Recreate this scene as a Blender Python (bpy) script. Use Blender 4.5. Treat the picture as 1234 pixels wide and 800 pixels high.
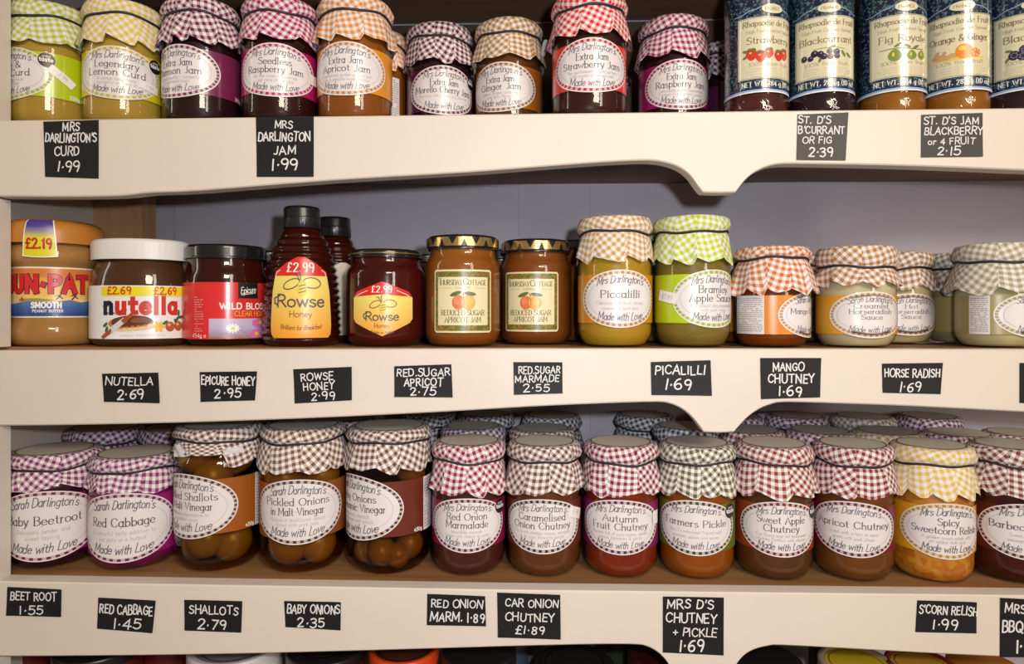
import bpy, math, random
from math import sin, cos, pi, radians as RAD

SC = bpy.context.scene
for o in list(bpy.data.objects):
    bpy.data.objects.remove(o, do_unlink=True)
COL = SC.collection

# ------------------------------------------------------------------ camera
F = 800.0; CX = 617.0; HZ = 375.0; D0 = 0.62; YAW = RAD(2.18)
CAMX, CAMY = D0 * sin(YAW), -D0 * cos(YAW)
cam_d = bpy.data.cameras.new('camera'); cam = bpy.data.objects.new('camera', cam_d); COL.objects.link(cam)
cam.location = (CAMX, CAMY, 0.0); cam.rotation_euler = (pi / 2, 0, YAW)
cam_d.sensor_fit = 'HORIZONTAL'; cam_d.sensor_width = 36.0; cam_d.lens = 36.0 * F / 1234.0
cam_d.shift_y = -(400.0 - HZ) / 1234.0; cam_d.clip_start = 0.01; cam_d.clip_end = 50
SC.camera = cam

# ------------------------------------------------------------------ light
SC.view_settings.view_transform = 'Standard'; SC.view_settings.look = 'None'
SC.view_settings.gamma = 1.0; SC.view_settings.exposure = 0.0; SC.view_settings.use_curve_mapping = False
W = bpy.data.worlds.new('shop_ambient'); SC.world = W; W.use_nodes = True
W.node_tree.nodes['Background'].inputs[0].default_value = (1.0, 0.80, 0.62, 1)
W.node_tree.nodes['Background'].inputs[1].default_value = 0.17

def area(name, loc, target, sx, sy, power, color):
    l = bpy.data.lights.new(name, 'AREA'); l.shape = 'RECTANGLE'; l.size = sx; l.size_y = sy
    l.energy = power; l.color = color
    o = bpy.data.objects.new(name, l); COL.objects.link(o); o.location = loc
    from mathutils import Vector
    d = Vector(target) - Vector(loc)
    o.rotation_euler = d.to_track_quat('-Z', 'Y').to_euler()
    return o
area('camera_flash', (CAMX + 0.05, CAMY, 0.04), (0.05, 0, -0.03), 0.02, 0.02, 2.5, (0.92, 0.94, 1.0))
area('shop_window', (1.2, -1.8, 0.60), (0, 0.1, 0.0), 0.30, 1.15, 15.0, (1.0, 0.90, 0.76))
area('ceiling_lamp', (0.70, -2.0, 0.86), (0.08, 0, -0.05), 0.60, 0.40, 25.0, (1.0, 0.82, 0.62))
area('side_lamp', (-1.5, -0.42, 0.55), (0, 0.05, 0.1), 0.12, 0.9, 2.2, (1.0, 0.86, 0.70))

# ------------------------------------------------------------------ pixel -> place on a plane parallel to the shelf front
def PX(px, Y):
    t = (px - CX) / F; y = Y - CAMY
    return CAMX + y * (t * cos(YAW) - sin(YAW)) / (cos(YAW) + t * sin(YAW))
def PZ(px, py, Y):
    x = PX(px, Y) - CAMX; d = -x * sin(YAW) + (Y - CAMY) * cos(YAW)
    return (HZ - py) * d / F

# ------------------------------------------------------------------ materials
MATS = {}
def mat(key, color, rough=0.5, spec=0.5, coat=0.0, metal=0.0, noise=None, bump=0.0, emis=0):
    """noise = (scale, other colour, contrast)"""
    if key in MATS: return MATS[key]
    m = bpy.data.materials.new(key); m.use_nodes = True; nt = m.node_tree; b = nt.nodes['Principled BSDF']
    b.inputs['Base Color'].default_value = (*color, 1); b.inputs['Roughness'].default_value = rough
    b.inputs['Specular IOR Level'].default_value = spec; b.inputs['Coat Weight'].default_value = coat
    b.inputs['Coat Roughness'].default_value = 0.05; b.inputs['Metallic'].default_value = metal
    if noise or bump:
        tc = nt.nodes.new('ShaderNodeTexCoord'); n = nt.nodes.new('ShaderNodeTexNoise')
        n.inputs['Scale'].default_value = noise[0] if noise else 60; n.inputs['Detail'].default_value = 5
        nt.links.new(tc.outputs['Object'], n.inputs['Vector'])
        if noise:
            r = nt.nodes.new('ShaderNodeValToRGB'); k = noise[2]
            r.color_ramp.elements[0].position = 0.5 - k; r.color_ramp.elements[1].position = 0.5 + k
            r.color_ramp.elements[0].color = (*color, 1); r.color_ramp.elements[1].color = (*noise[1], 1)
            nt.links.new(n.outputs['Fac'], r.inputs['Fac']); nt.links.new(r.outputs['Color'], b.inputs['Base Color'])
        if bump:
            bp = nt.nodes.new('ShaderNodeBump'); bp.inputs['Strength'].default_value = bump; bp.inputs['Distance'].default_value = 0.002
            nt.links.new(n.outputs['Fac'], bp.inputs['Height']); nt.links.new(bp.outputs['Normal'], b.inputs['Normal'])
    MATS[key] = m; return m

def wood(key, c1, c2, axis_scale=(3, 60, 60), rough=0.6, bump=0.1):
    if key in MATS: return MATS[key]
    m = bpy.data.materials.new(key); m.use_nodes = True; nt = m.node_tree; b = nt.nodes['Principled BSDF']
    b.inputs['Roughness'].default_value = rough
    tc = nt.nodes.new('ShaderNodeTexCoord'); mp = nt.nodes.new('ShaderNodeMapping'); mp.inputs['Scale'].default_value = axis_scale
    n = nt.nodes.new('ShaderNodeTexNoise'); n.inputs['Scale'].default_value = 1.0; n.inputs['Detail'].default_value = 6; n.inputs['Distortion'].default_value = 0.6
    r = nt.nodes.new('ShaderNodeValToRGB'); r.color_ramp.elements[0].position = 0.3; r.color_ramp.elements[1].position = 0.7
    r.color_ramp.elements[0].color = (*c1, 1); r.color_ramp.elements[1].color = (*c2, 1)
    bp = nt.nodes.new('ShaderNodeBump'); bp.inputs['Strength'].default_value = bump; bp.inputs['Distance'].default_value = 0.001
    L = nt.links.new
    L(tc.outputs['Object'], mp.inputs['Vector']); L(mp.outputs['Vector'], n.inputs['Vector']); L(n.outputs['Fac'], r.inputs['Fac'])
    L(r.outputs['Color'], b.inputs['Base Color']); L(n.outputs['Fac'], bp.inputs['Height']); L(bp.outputs['Normal'], b.inputs['Normal'])
    MATS[key] = m; return m

def gingham(color, white=(0.78, 0.74, 0.73)):
    key = 'gingham_%02x%02x%02x' % tuple(int(255 * min(1, c)) for c in color)
    if key in MATS: return MATS[key]
    m = bpy.data.materials.new(key); m.use_nodes = True; nt = m.node_tree; b = nt.nodes['Principled BSDF']
    b.inputs['Roughness'].default_value = 0.8; b.inputs['Specular IOR Level'].default_value = 0.2
    uv = nt.nodes.new('ShaderNodeUVMap'); sp = nt.nodes.new('ShaderNodeSeparateXYZ'); L = nt.links.new
    L(uv.outputs['UV'], sp.inputs[0]); ends = []
    for i in range(2):
        fr = nt.nodes.new('ShaderNodeMath'); fr.operation = 'FRACT'; L(sp.outputs[i], fr.inputs[0])
        gt = nt.nodes.new('ShaderNodeMath'); gt.operation = 'GREATER_THAN'; gt.inputs[1].default_value = 0.5; L(fr.outputs[0], gt.inputs[0]); ends.append(gt)
    ad = nt.nodes.new('ShaderNodeMath'); ad.operation = 'ADD'; L(ends[0].outputs[0], ad.inputs[0]); L(ends[1].outputs[0], ad.inputs[1])
    hv = nt.nodes.new('ShaderNodeMath'); hv.operation = 'MULTIPLY'; hv.inputs[1].default_value = 0.5; L(ad.outputs[0], hv.inputs[0])
    r = nt.nodes.new('ShaderNodeValToRGB'); e = r.color_ramp.elements
    e[0].position = 0.0; e[0].color = (*white, 1); e[1].position = 1.0; e[1].color = (*color, 1)
    mid = e.new(0.5); mid.color = (*[0.46 * w + 0.54 * c for w, c in zip(white, color)], 1)
    L(hv.outputs[0], r.inputs['Fac']); L(r.outputs['Color'], b.inputs['Base Color'])
    n = nt.nodes.new('ShaderNodeTexNoise'); n.inputs['Scale'].default_value = 160; tc = nt.nodes.new('ShaderNodeTexCoord')
    L(tc.outputs['Object'], n.inputs['Vector'])
    bp = nt.nodes.new('ShaderNodeBump'); bp.inputs['Strength'].default_value = 0.35; bp.inputs['Distance'].default_value = 0.001
    L(n.outputs['Fac'], bp.inputs['Height']); L(bp.outputs['Normal'], b.inputs['Normal'])
    MATS[key] = m; return m

def glass(key='clear_glass', tint=(0.97, 0.98, 0.97), ior=1.5, rough=0.02):
    if key in MATS: return MATS[key]
    m = bpy.data.materials.new(key); m.use_nodes = True; nt = m.node_tree; nt.nodes.remove(nt.nodes['Principled BSDF'])
    out = nt.nodes['Material Output']; t = nt.nodes.new('ShaderNodeBsdfTransparent'); g = nt.nodes.new('ShaderNodeBsdfGlossy')
    t.inputs['Color'].default_value = (*tint, 1); g.inputs['Roughness'].default_value = rough
    f = nt.nodes.new('ShaderNodeFresnel'); ge = nt.nodes.new('ShaderNodeNewGeometry'); mi = nt.nodes.new('ShaderNodeMath'); mi.operation = 'MULTIPLY_ADD'; mi.inputs[1].default_value = 1 / ior - ior; mi.inputs[2].default_value = ior
    nt.links.new(ge.outputs['Backfacing'], mi.inputs[0]); nt.links.new(mi.outputs[0], f.inputs['IOR']); mx = nt.nodes.new('ShaderNodeMixShader'); L = nt.links.new
    L(f.outputs[0], mx.inputs[0]); L(t.outputs[0], mx.inputs[1]); L(g.outputs[0], mx.inputs[2]); L(mx.outputs[0], out.inputs['Surface'])
    MATS[key] = m; return m

def uvramp(key, stops, axis=1, noise=0.0, scale=6.0, rough=0.35):
    """a printed colour gradient along the sheet's own width (0) or height (1)"""
    if key in MATS: return MATS[key]
    m = bpy.data.materials.new(key); m.use_nodes = True; nt = m.node_tree; b = nt.nodes['Principled BSDF']; L = nt.links.new
    b.inputs['Roughness'].default_value = rough
    uv = nt.nodes.new('ShaderNodeUVMap'); sp = nt.nodes.new('ShaderNodeSeparateXYZ'); L(uv.outputs['UV'], sp.inputs[0])
    r = nt.nodes.new('ShaderNodeValToRGB'); e = r.color_ramp.elements
    e[0].position = stops[0][0]; e[0].color = (*stops[0][1], 1); e[1].position = stops[-1][0]; e[1].color = (*stops[-1][1], 1)
    for p, c in stops[1:-1]:
        x = e.new(p); x.color = (*c, 1)
    src = sp.outputs[axis]
    if noise:
        n = nt.nodes.new('ShaderNodeTexNoise'); n.inputs['Scale'].default_value = scale; n.inputs['Detail'].default_value = 4; L(uv.outputs['UV'], n.inputs['Vector'])
        ma = nt.nodes.new('ShaderNodeMath'); ma.operation = 'MULTIPLY_ADD'; ma.inputs[1].default_value = noise; L(n.outputs['Fac'], ma.inputs[0]); L(src, ma.inputs[2]); src = ma.outputs[0]
    L(src, r.inputs['Fac']); L(r.outputs['Color'], b.inputs['Base Color'])
    MATS[key] = m; return m

def speckle(key, c1, c2, c3, scale, rough=0.35, coat=0.0):
    if key in MATS: return MATS[key]
    m = bpy.data.materials.new(key); m.use_nodes = True; nt = m.node_tree; b = nt.nodes['Principled BSDF']; L = nt.links.new
    b.inputs['Roughness'].default_value = rough; b.inputs['Coat Weight'].default_value = coat
    tc = nt.nodes.new('ShaderNodeTexCoord'); v = nt.nodes.new('ShaderNodeTexVoronoi'); v.inputs['Scale'].default_value = scale; L(tc.outputs['Object'], v.inputs['Vector'])
    sp = nt.nodes.new('ShaderNodeSeparateColor'); L(v.outputs['Color'], sp.inputs[0])
    r = nt.nodes.new('ShaderNodeValToRGB'); e = r.color_ramp.elements; r.color_ramp.interpolation = 'CONSTANT' if rough < 0.36 else 'LINEAR'
    e[0].position = 0; e[0].color = (*c1, 1); e[1].position = 0.72; e[1].color = (*c3, 1); x = e.new(0.45); x.color = (*c2, 1)
    L(sp.outputs[0], r.inputs['Fac']); L(r.outputs['Color'], b.inputs['Base Color'])
    MATS[key] = m; return m

PAPER = mat('label_paper', (0.74, 0.70, 0.71), 0.36, 0.5, 0.3)
INK = mat('dark_ink', (0.085, 0.07, 0.085), 0.4)
SCRIPTINK = mat('script_ink', (0.13, 0.11, 0.14), 0.4)
GREYINK = mat('grey_ink', (0.36, 0.33, 0.34), 0.4)
WHITE = mat('white_print', (0.85, 0.84, 0.82), 0.35)
BLACK = mat('black_print', (0.012, 0.011, 0.012), 0.35)
ELASTIC = mat('black_elastic', (0.018, 0.014, 0.022), 0.6)
BLACKCARD = mat('black_card', (0.011, 0.0105, 0.013), 0.55, 0.3)
GREYCARD = mat('grey_black_card', (0.026, 0.023, 0.022), 0.45, 0.35)
CHALK = mat('white_marker', (0.72, 0.71, 0.72), 0.6)
GLASS = glass()
CREAM = mat('cream_paint', (0.715, 0.645, 0.575), 0.42, 0.4, noise=(9, (0.67, 0.60, 0.53), 0.35), bump=0.05)
RAWWOOD = wood('raw_shelf_wood', (0.22, 0.105, 0.035), (0.34, 0.17, 0.06))
DARKWOOD = wood('dark_back_wood', (0.085, 0.050, 0.026), (0.125, 0.075, 0.038))
UNDERWOOD = wood('brown_board_wood', (0.20, 0.11, 0.06), (0.27, 0.15, 0.085))

# ------------------------------------------------------------------ mesh builder
class MB:
    def __init__(s): s.v = []; s.f = []; s.mi = []; s.uv = []
    def vert(s, p): s.v.append(p); return len(s.v) - 1
    def face(s, idx, m=0, uv=None): s.f.append(idx); s.mi.append(m); s.uv.append(uv)
    def grid(s, P, m=0, closed=False, uvf=None):
        """P[i][j] rows of points; quads between rows; closed wraps j"""
        R = [[s.vert(p) for p in row] for row in P]; nj = len(P[0])
        for i in range(len(P) - 1):
            for j in range(nj if closed else nj - 1):
                k = (j + 1) % nj
                s.face((R[i][j], R[i][k], R[i + 1][k], R[i + 1][j]), m, uvf(i, j) if uvf else None)
        return R
    def box(s, a, b, m=0):
        x0, y0, z0 = a; x1, y1, z1 = b
        i = [s.vert(p) for p in ((x0, y0, z0), (x1, y0, z0), (x1, y1, z0), (x0, y1, z0), (x0, y0, z1), (x1, y0, z1), (x1, y1, z1), (x0, y1, z1))]
        for q in ((0, 3, 2, 1), (4, 5, 6, 7), (0, 1, 5, 4), (1, 2, 6, 5), (2, 3, 7, 6), (3, 0, 4, 7)): s.face(tuple(i[k] for k in q), m)
    def build(s, name, mats, parent=None, smooth=True, loc=None):
        me = bpy.data.meshes.new(name); me.from_pydata(s.v, [], s.f)
        for m in (mats if isinstance(mats, (list, tuple)) else [mats]): me.materials.append(m)
        me.polygons.foreach_set('material_index', s.mi)
        if any(u is not None for u in s.uv):
            ul = me.uv_layers.new(name='UVMap')
            for p, u in zip(me.polygons, s.uv):
                if u is not None:
                    for li, c in zip(p.loop_indices, u): ul.data[li].uv = c
        me.polygons.foreach_set('use_smooth', [smooth] * len(me.polygons)); me.update()
        o = bpy.data.objects.new(name, me); COL.objects.link(o)
        if parent: o.parent = parent
        if loc: o.location = loc
        return o

def thing(name, label, cat, loc, group=None):
    o = bpy.data.objects.new(name, None); o.empty_display_size = 0.02; COL.objects.link(o); o.location = loc
    o['label'] = label; o['category'] = cat
    if group: o['group'] = group
    return o
def tag(o, label, cat, group=None):
    o['label'] = label; o['category'] = cat
    if group: o['group'] = group
def structure(o): o['kind'] = 'structure'; return o

def lathe(prof, n=48, ky=1.0, mod=None):
    """prof: (r, z) from bottom to top; ends on the axis close it"""
    m = MB(); rows = []
    for r, z in prof:
        rows.append([((r * (mod(2 * pi * j / n, r, z) if mod else 1)) * sin(2 * pi * j / n), -ky * (r * (mod(2 * pi * j / n, r, z) if mod else 1)) * cos(2 * pi * j / n), z) for j in range(n)])
    m.grid(rows, 0, True)
    return m
def rounded(prof, k=4):
    """round the corners of a profile given as (r, z, radius)"""
    out = []
    for i, (r, z, c) in enumerate(prof):
        if c <= 0 or i in (0, len(prof) - 1): out.append((r, z)); continue
        (a, b, _), (d, e, _) = prof[i - 1], prof[i + 1]
        l1 = math.hypot(a - r, b - z); l2 = math.hypot(d - r, e - z); t = min(c, 0.49 * l1, 0.49 * l2)
        p0 = (r + (a - r) / l1 * t, z + (b - z) / l1 * t); p2 = (r + (d - r) / l2 * t, z + (e - z) / l2 * t)
        for q in range(k + 1):
            w = q / k; out.append(((1 - w) ** 2 * p0[0] + 2 * w * (1 - w) * r + w * w * p2[0], (1 - w) ** 2 * p0[1] + 2 * w * (1 - w) * z + w * w * p2[1]))
    return out

# ------------------------------------------------------------------ stroke lettering
G = {}
def _g(ch, adv, spec):
    st = []
    for s in spec.split('|'):
        s = s.strip()
        if not s: continue
        sm = s[0] == '~'; s = s[1:] if sm else s
        st.append((sm, [tuple(float(c) for c in p.split(',')) for p in s.split()]))
    G[ch] = (adv, st)
BOWL_L = '~5,4.2 3,6 1,5 .5,3 1,1 3,0 5,1.7'; BOWL_R = '~1,4.2 3,6 5,5 5.5,3 5,1 3,0 1,1.7'
for c, a, s in (
 ('a', 6, BOWL_L + '|5,6 5,0'), ('b', 6, '1,10 1,0|' + BOWL_R), ('c', 5.4, '~5,4.9 3,6 1,5 .5,3 1,1 3,0 5,1'), ('d', 6, '5,10 5,0|' + BOWL_L),
 ('e', 5.8, '~.7,3.2 3,3.3 5.2,3.4 4.6,5.3 3,6 1.2,5 .5,3 1.2,.9 3,0 5.1,1.1'), ('f', 4, '~4,9.4 3,10 2,9 2,7 2,3 2,0|.4,6 3.7,6'),
 ('g', 6, BOWL_L + '|~5,6 5,3 5,-1 4.4,-2.5 3,-3 1,-2.3'), ('h', 6, '1,10 1,0|~1,4 3,6 4.7,5.4 5,4 5,2 5,0'), ('i', 2.6, '1.3,6 1.3,0|1.3,8.1 1.3,8.9'),
 ('j', 2.8, '~1.6,6 1.6,2 1.6,-1.5 .8,-2.8 -.3,-2.6|1.6,8.1 1.6,8.9'), ('k', 5.6, '1,10 1,0|5,6 1,2.6|2.4,3.6 5.2,0'), ('l', 2.6, '1.3,10 1.3,0'),
 ('m', 9.2, '1,6 1,0|~1,4.2 2.8,6 4.3,5.3 4.6,4 4.6,2 4.6,0|~4.6,4.2 6.4,6 7.9,5.3 8.2,4 8.2,2 8.2,0'), ('n', 6, '1,6 1,0|~1,4 3,6 4.7,5.4 5,4 5,2 5,0'),
 ('o', 6, '~3,6 1,5 .5,3 1,1 3,0 5,1 5.5,3 5,5 3,6'), ('p', 6, '1,6 1,-3|' + BOWL_R), ('q', 6, '5,6 5,-3|' + BOWL_L), ('r', 4.2, '1,6 1,0|~1,3.8 2.2,5.6 3.9,5.8'),
 ('s', 5, '~4.3,5.2 2.6,6 1,5.2 1.2,3.8 3,3 4.5,2 4.3,.7 2.6,0 .6,.8'), ('t', 4.2, '~2,8.6 2,5 2,2 2.5,.4 3.9,.4|.5,6 3.8,6'), ('u', 6, '~1,6 1,4 1,2 1.6,.4 3,0 5,2|5,6 5,0'),
 ('v', 5.4, '.4,6 2.7,0 5,6'), ('w', 8, '.4,6 2.3,0 4,5.5 5.7,0 7.6,6'), ('x', 5.4, '.6,6 5,0|5,6 .6,0'), ('y', 5.4, '.4,6 2.8,0|5,6 2.8,0 1.7,-2.6 .4,-3'), ('z', 5.4, '.7,6 4.8,6 .6,0 4.9,0'),
 ('A', 8, '.4,0 4,10 7.6,0|1.8,3.6 6.2,3.6'), ('B', 7, '1,10 1,0|~1,10 3.6,10 5.7,9 5.6,6.4 3.6,5.4 1,5.3|~1,5.3 4,5.2 6.3,4 6.2,1.4 4,.1 1,0'),
 ('C', 8, '~7.2,8.2 5.6,9.7 3.6,9.8 1.5,8.2 .7,5 1.5,1.8 3.6,.2 5.6,.3 7.3,1.8'), ('D', 8, '1,10 1,0|~1,10 4,9.9 6.6,8.3 7.3,5 6.6,1.7 4,.1 1,0'),
 ('E', 6.6, '1,10 1,0|1,10 6,10|1,5.2 5.2,5.2|1,0 6,0'), ('F', 6.2, '1,10 1,0|1,10 6,10|1,5.2 5.2,5.2'), ('G', 8.6, '~7.2,8.2 5.6,9.7 3.6,9.8 1.5,8.2 .7,5 1.5,1.8 3.6,.2 5.6,.3 7.5,1.7|7.5,1.2 7.5,4.6 5,4.6'),
 ('H', 8, '1,10 1,0|7,10 7,0|1,5.2 7,5.2'), ('I', 3, '1.5,10 1.5,0'), ('J', 5, '~3.8,10 3.8,6 3.8,2 2.8,.2 .6,.6'), ('K', 7.4, '1,10 1,0|6.6,10 1,4.4|2.8,6 7,0'), ('L', 6, '1,10 1,0|1,0 5.8,0'),
 ('M', 10, '1,0 1.3,10|1.3,10 5,2 8.7,10|8.7,10 9,0'), ('N', 8.4, '1,0 1,10|1,10 7.4,0|7.4,0 7.4,10'), ('O', 9, '~4.5,10 1.6,8.4 .6,5 1.6,1.6 4.5,0 7.4,1.6 8.4,5 7.4,8.4 4.5,10'), ('P', 6.8, '1,10 1,0|~1,10 3.8,10 6,8.8 6,6.2 3.8,4.8 1,4.8'),
 ('Q', 9, '~4.5,10 1.6,8.4 .6,5 1.6,1.6 4.5,0 7.4,1.6 8.4,5 7.4,8.4 4.5,10|5.4,2.4 8.4,-.8'), ('R', 7.4, '1,10 1,0|~1,10 3.8,10 6,8.8 6,6.2 3.8,5 1,5|3.4,5 7,0'), ('S', 6.6, '~6,8.6 3.6,10 1.2,8.8 1.2,6.6 3.4,5.4 5.8,4 6,1.6 3.4,0 .7,1.4'),
 ('T', 7.2, '3.6,10 3.6,0|.3,10 6.9,10'), ('U', 8, '~1,10 1,6 1,3 2,.7 4,0 6,.7 7,3 7,6 7,10'), ('V', 7.6, '.4,10 3.8,0 7.2,10'), ('W', 11, '.4,10 3,0 5.5,9 8,0 10.6,10'), ('X', 7.4, '.6,10 6.8,0|6.8,10 .6,0'), ('Y', 7.4, '.4,10 3.7,5 7,10|3.7,5 3.7,0'), ('Z', 7, '.7,10 6.4,10 .6,0 6.5,0'),
 ('0', 7, '~3.5,10 1.3,8.2 .7,5 1.3,1.8 3.5,0 5.7,1.8 6.3,5 5.7,8.2 3.5,10'), ('1', 4, '1,8.2 2.4,10 2.4,0'), ('2', 6.6, '~.9,8 2,9.7 4.2,9.8 5.7,8.2 5.2,6 3,3 .7,0|.7,0 6,0'), ('3', 6.6, '~.9,8.8 3,10 5.4,8.8 5.2,6.6 2.8,5.4|~2.8,5.4 5.6,4.4 5.8,1.8 3.4,0 .8,1.2'),
 ('4', 7, '4.8,0 4.8,10 .6,3 6.6,3'), ('5', 6.6, '5.6,10 1.4,10 1.2,5.6|~1.2,5.6 3.4,6.4 5.8,5 5.8,1.8 3.4,0 .8,1'), ('6', 6.8, '~5.4,9.6 3,8.6 1,5.4 .9,2.4 2.4,.2 4.8,.4 6,2.6 5,4.9 2.8,5 1,3.2'), ('7', 6.4, '.6,10 5.8,10 2.4,0'),
 ('8', 6.8, '~3.4,10 1.3,8.8 1.6,6.6 3.4,5.4 5.5,3.8 5.6,1.4 3.4,0 1.2,1.4 1.3,3.8 3.4,5.4 5.2,6.6 5.5,8.8 3.4,10'), ('9', 6.8, '~5.8,6.6 4.2,4.8 2,5 .8,7.2 2,9.6 4.4,9.8 5.8,7.6 5.6,4 4.4,0'),
 ('.', 2.8, '1.2,.2 1.6,.9'), (',', 2.6, '1.6,.8 .9,-1.4'), ("'", 2.4, '1.5,10 1,7.6'), ('&', 8, '~7.4,0 4.8,2.8 2,6.4 1.8,8.8 3.4,10 4.9,8.6 4.2,6.4 1.6,4.2 .8,2 2.6,0 5,.7 7.2,4'), ('\u00a3', 7, '~5.9,8.6 4.4,10 2.4,9 2.2,6 2.4,3 .9,0|.8,0 6.2,0|.6,5 4.8,5'),
 ('+', 6, '3,7 3,2|.6,4.5 5.4,4.5'), ('-', 4.4, '.6,4.4 3.8,4.4'), ('\u00b7', 3.4, '1.6,4.2 1.9,4.9'), ('%', 9, '~2.3,10 .8,7.8 2.3,5.6 3.8,7.8 2.3,10|7.8,10 1.4,0|~6.7,4.4 5.2,2.2 6.7,0 8.2,2.2 6.7,4.4'), ('(', 3, '~2.6,11 1,8 .8,5 1.2,2 2.6,-1'), (')', 3, '~.4,11 2,8 2.2,5 1.8,2 .4,-1'), (' ', 4, '')):
    _g(c, a, s)

def smooth_line(p, n=4):
    if len(p) < 3: return p
    out = []
    for i in range(len(p) - 1):
        p0 = p[i - 1] if i else p[0]; p1 = p[i]; p2 = p[i + 1]; p3 = p[i + 2] if i + 2 < len(p) else p2
        for q in range(n):
            t = q / n
            out.append(tuple(0.5 * (2 * b + (c - a) * t + (2 * a - 5 * b + 4 * c - d) * t * t + (3 * b - a - 3 * c + d) * t ** 3) for a, b, c, d in zip(p0, p1, p2, p3)))
    out.append(p[-1]); return out

STYLE = {  # stroke width (of 10 = cap height), slant, contrast, serifs, jitter, tracking
 'serif': (1.22, 0, True, True, 0, 0.5), 'sans': (0.9, 0, False, False, 0, 0.5), 'bold': (2.0, 0, False, False, 0, 1.2), 'script': (0.95, 0.27, False, False, 0.5, 0.1),
 'marker': (1.5, 0.05, False, False, 0.75, 0.9), 'boldserif': (1.7, 0, True, True, 0, 1.1), 'light': (0.8, 0, False, False, 0, 0.6), 'heavy': (2.7, 0, False, False, 0, 1.9)}
def text_width(t, style):
    return sum(G.get(c, G['o'])[0] + STYLE[style][5] for c in t)
def letters(t, style, size, u=0.0, v=0.0, width=None, bend=0.0, rng=None, maxw=None, rot=0.0, align=0.5, wmul=1.0):
    """strokes [(points, widths)] for a line of text, centred at u, baseline v, cap height size"""
    w0, slant, contrast, serif, jit, track = STYLE[style]; w0 *= wmul; k = size / 10.0
    tot = text_width(t, style) * k; sx = 1.0
    if width: sx = width / tot
    if maxw and tot * sx > maxw: sx = maxw / tot
    x = -align * tot * sx; out = []; cr, sr = cos(rot), sin(rot)
    if style == 'marker': t = t.replace('1', 'l')
    for ch in t:
        adv, st = G.get(ch, G['o'])
        jx = jy = jr = 0; js = 1
        if jit and rng: jx, jy, jr, js = rng.uniform(-.35, .35) * jit, rng.uniform(-.9, .9) * jit, rng.uniform(-.12, .12) * jit, 1 + rng.uniform(-.12, .12) * jit
        allst = list(st)
        if serif:
            for sm, p in st:
                if sm: continue
                for (a, b) in ((p[0], p[1]), (p[-1], p[-2])):
                    if abs(b[1] - a[1]) > 1.6 * abs(b[0] - a[0]) and abs(a[1] - b[1]) > 2: allst.append(('s', [(a[0] - 1.0, a[1]), (a[0] + 1.0, a[1])]))
        for sm, p in allst:
            q = smooth_line(p) if sm is True else p
            pts = []
            for (a, b) in q:
                a, b = (a - adv / 2) * js, b * js
                a, b = a - b * jr, b + a * jr
                a += adv / 2 + jx + slant * b; b += jy
                U = x + a * k * sx; V = b * k
                V += bend * U * U
                pts.append((u + U * cr - V * sr, v + U * sr + V * cr))
            ws = []
            for i in range(len(q)):
                a = q[max(i - 1, 0)]; b = q[min(i + 1, len(q) - 1)]; l = math.hypot(b[0] - a[0], b[1] - a[1]) or 1
                c = abs(b[1] - a[1]) / l if contrast else 1.0
                ws.append(k * w0 * ((0.42 + 0.58 * c) if contrast else 1.0) * (0.6 if sm == 's' else 1.0))
            out.append((pts, ws))
        x += (adv + track) * k * sx
    return out
def finer(pts, ws, step=0.0028):
    P, Q = [pts[0]], [ws[0]]
    for i in range(1, len(pts)):
        a, b = pts[i - 1], pts[i]; n = max(1, int(math.hypot(b[0] - a[0], b[1] - a[1]) / step + 0.999))
        for k in range(1, n + 1):
            t = k / n; P.append((a[0] + (b[0] - a[0]) * t, a[1] + (b[1] - a[1]) * t)); Q.append(ws[i - 1] + (ws[i] - ws[i - 1]) * t)
    return P, Q
def ribbon(m, strokes, surf, off, mi=0, ext=0.45):
    for pts, ws in strokes:
        pts, ws = finer(pts, ws)
        n = len(pts); rows = []
        for i in range(n):
            a = pts[max(i - 1, 0)]; b = pts[min(i + 1, n - 1)]; dx, dy = b[0] - a[0], b[1] - a[1]; l = math.hypot(dx, dy) or 1e-9; dx /= l; dy /= l
            w = ws[i] / 2
            if 0 < i < n - 1:
                p = pts[i]; e1 = (p[0] - a[0], p[1] - a[1]); e2 = (b[0] - p[0], b[1] - p[1]); l1 = math.hypot(*e1) or 1e-9; l2 = math.hypot(*e2) or 1e-9
                ch = (e1[0] * e2[0] + e1[1] * e2[1]) / (l1 * l2); w /= max(0.55, math.sqrt(max(0, (1 + ch) / 2)))
            ex = -ext * ws[i] if i == 0 else ext * ws[i] if i == n - 1 else 0
            cx, cy = pts[i][0] + dx * ex, pts[i][1] + dy * ex
            rows.append([surf(cx + dy * w, cy - dx * w, off), surf(cx - dy * w, cy + dx * w, off)])
        m.grid(rows, mi)
def cyl(R, a0=0.0, z0=0.0, ky=1.0, rz=None):
    """sheet (u, v) wrapped round a jar of radius R; rz(z) gives the radius where the wall is not straight"""
    def f(u, v, off):
        a = a0 + u / R; r = (rz(z0 + v) if rz else R) + off
        return (r * sin(a), -ky * r * cos(a), z0 + v)
    return f
def flat(x=0, y=0, z=0, rot=0.0):
    c, s = cos(rot), sin(rot)
    return lambda u, v, off: (x + u * c - v * s, y - off, z + u * s + v * c)
def patch(m, surf, u0, u1, v0, v1, off, mi=0, nu=14, nv=2, shape=None):
    P = []
    for i in range(nv + 1):
        row = []
        for j in range(nu + 1):
            s, t = j / nu, i / nv; u = u0 + (u1 - u0) * s; v = v0 + (v1 - v0) * t
            if shape: u, v = shape(u, v, s, t)
            row.append(surf(u, v, off))
        P.append(row)
    m.grid(P, mi, False, lambda i, j: ((j / nu, i / nv), ((j + 1) / nu, i / nv), ((j + 1) / nu, (i + 1) / nv), (j / nu, (i + 1) / nv)))
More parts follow.
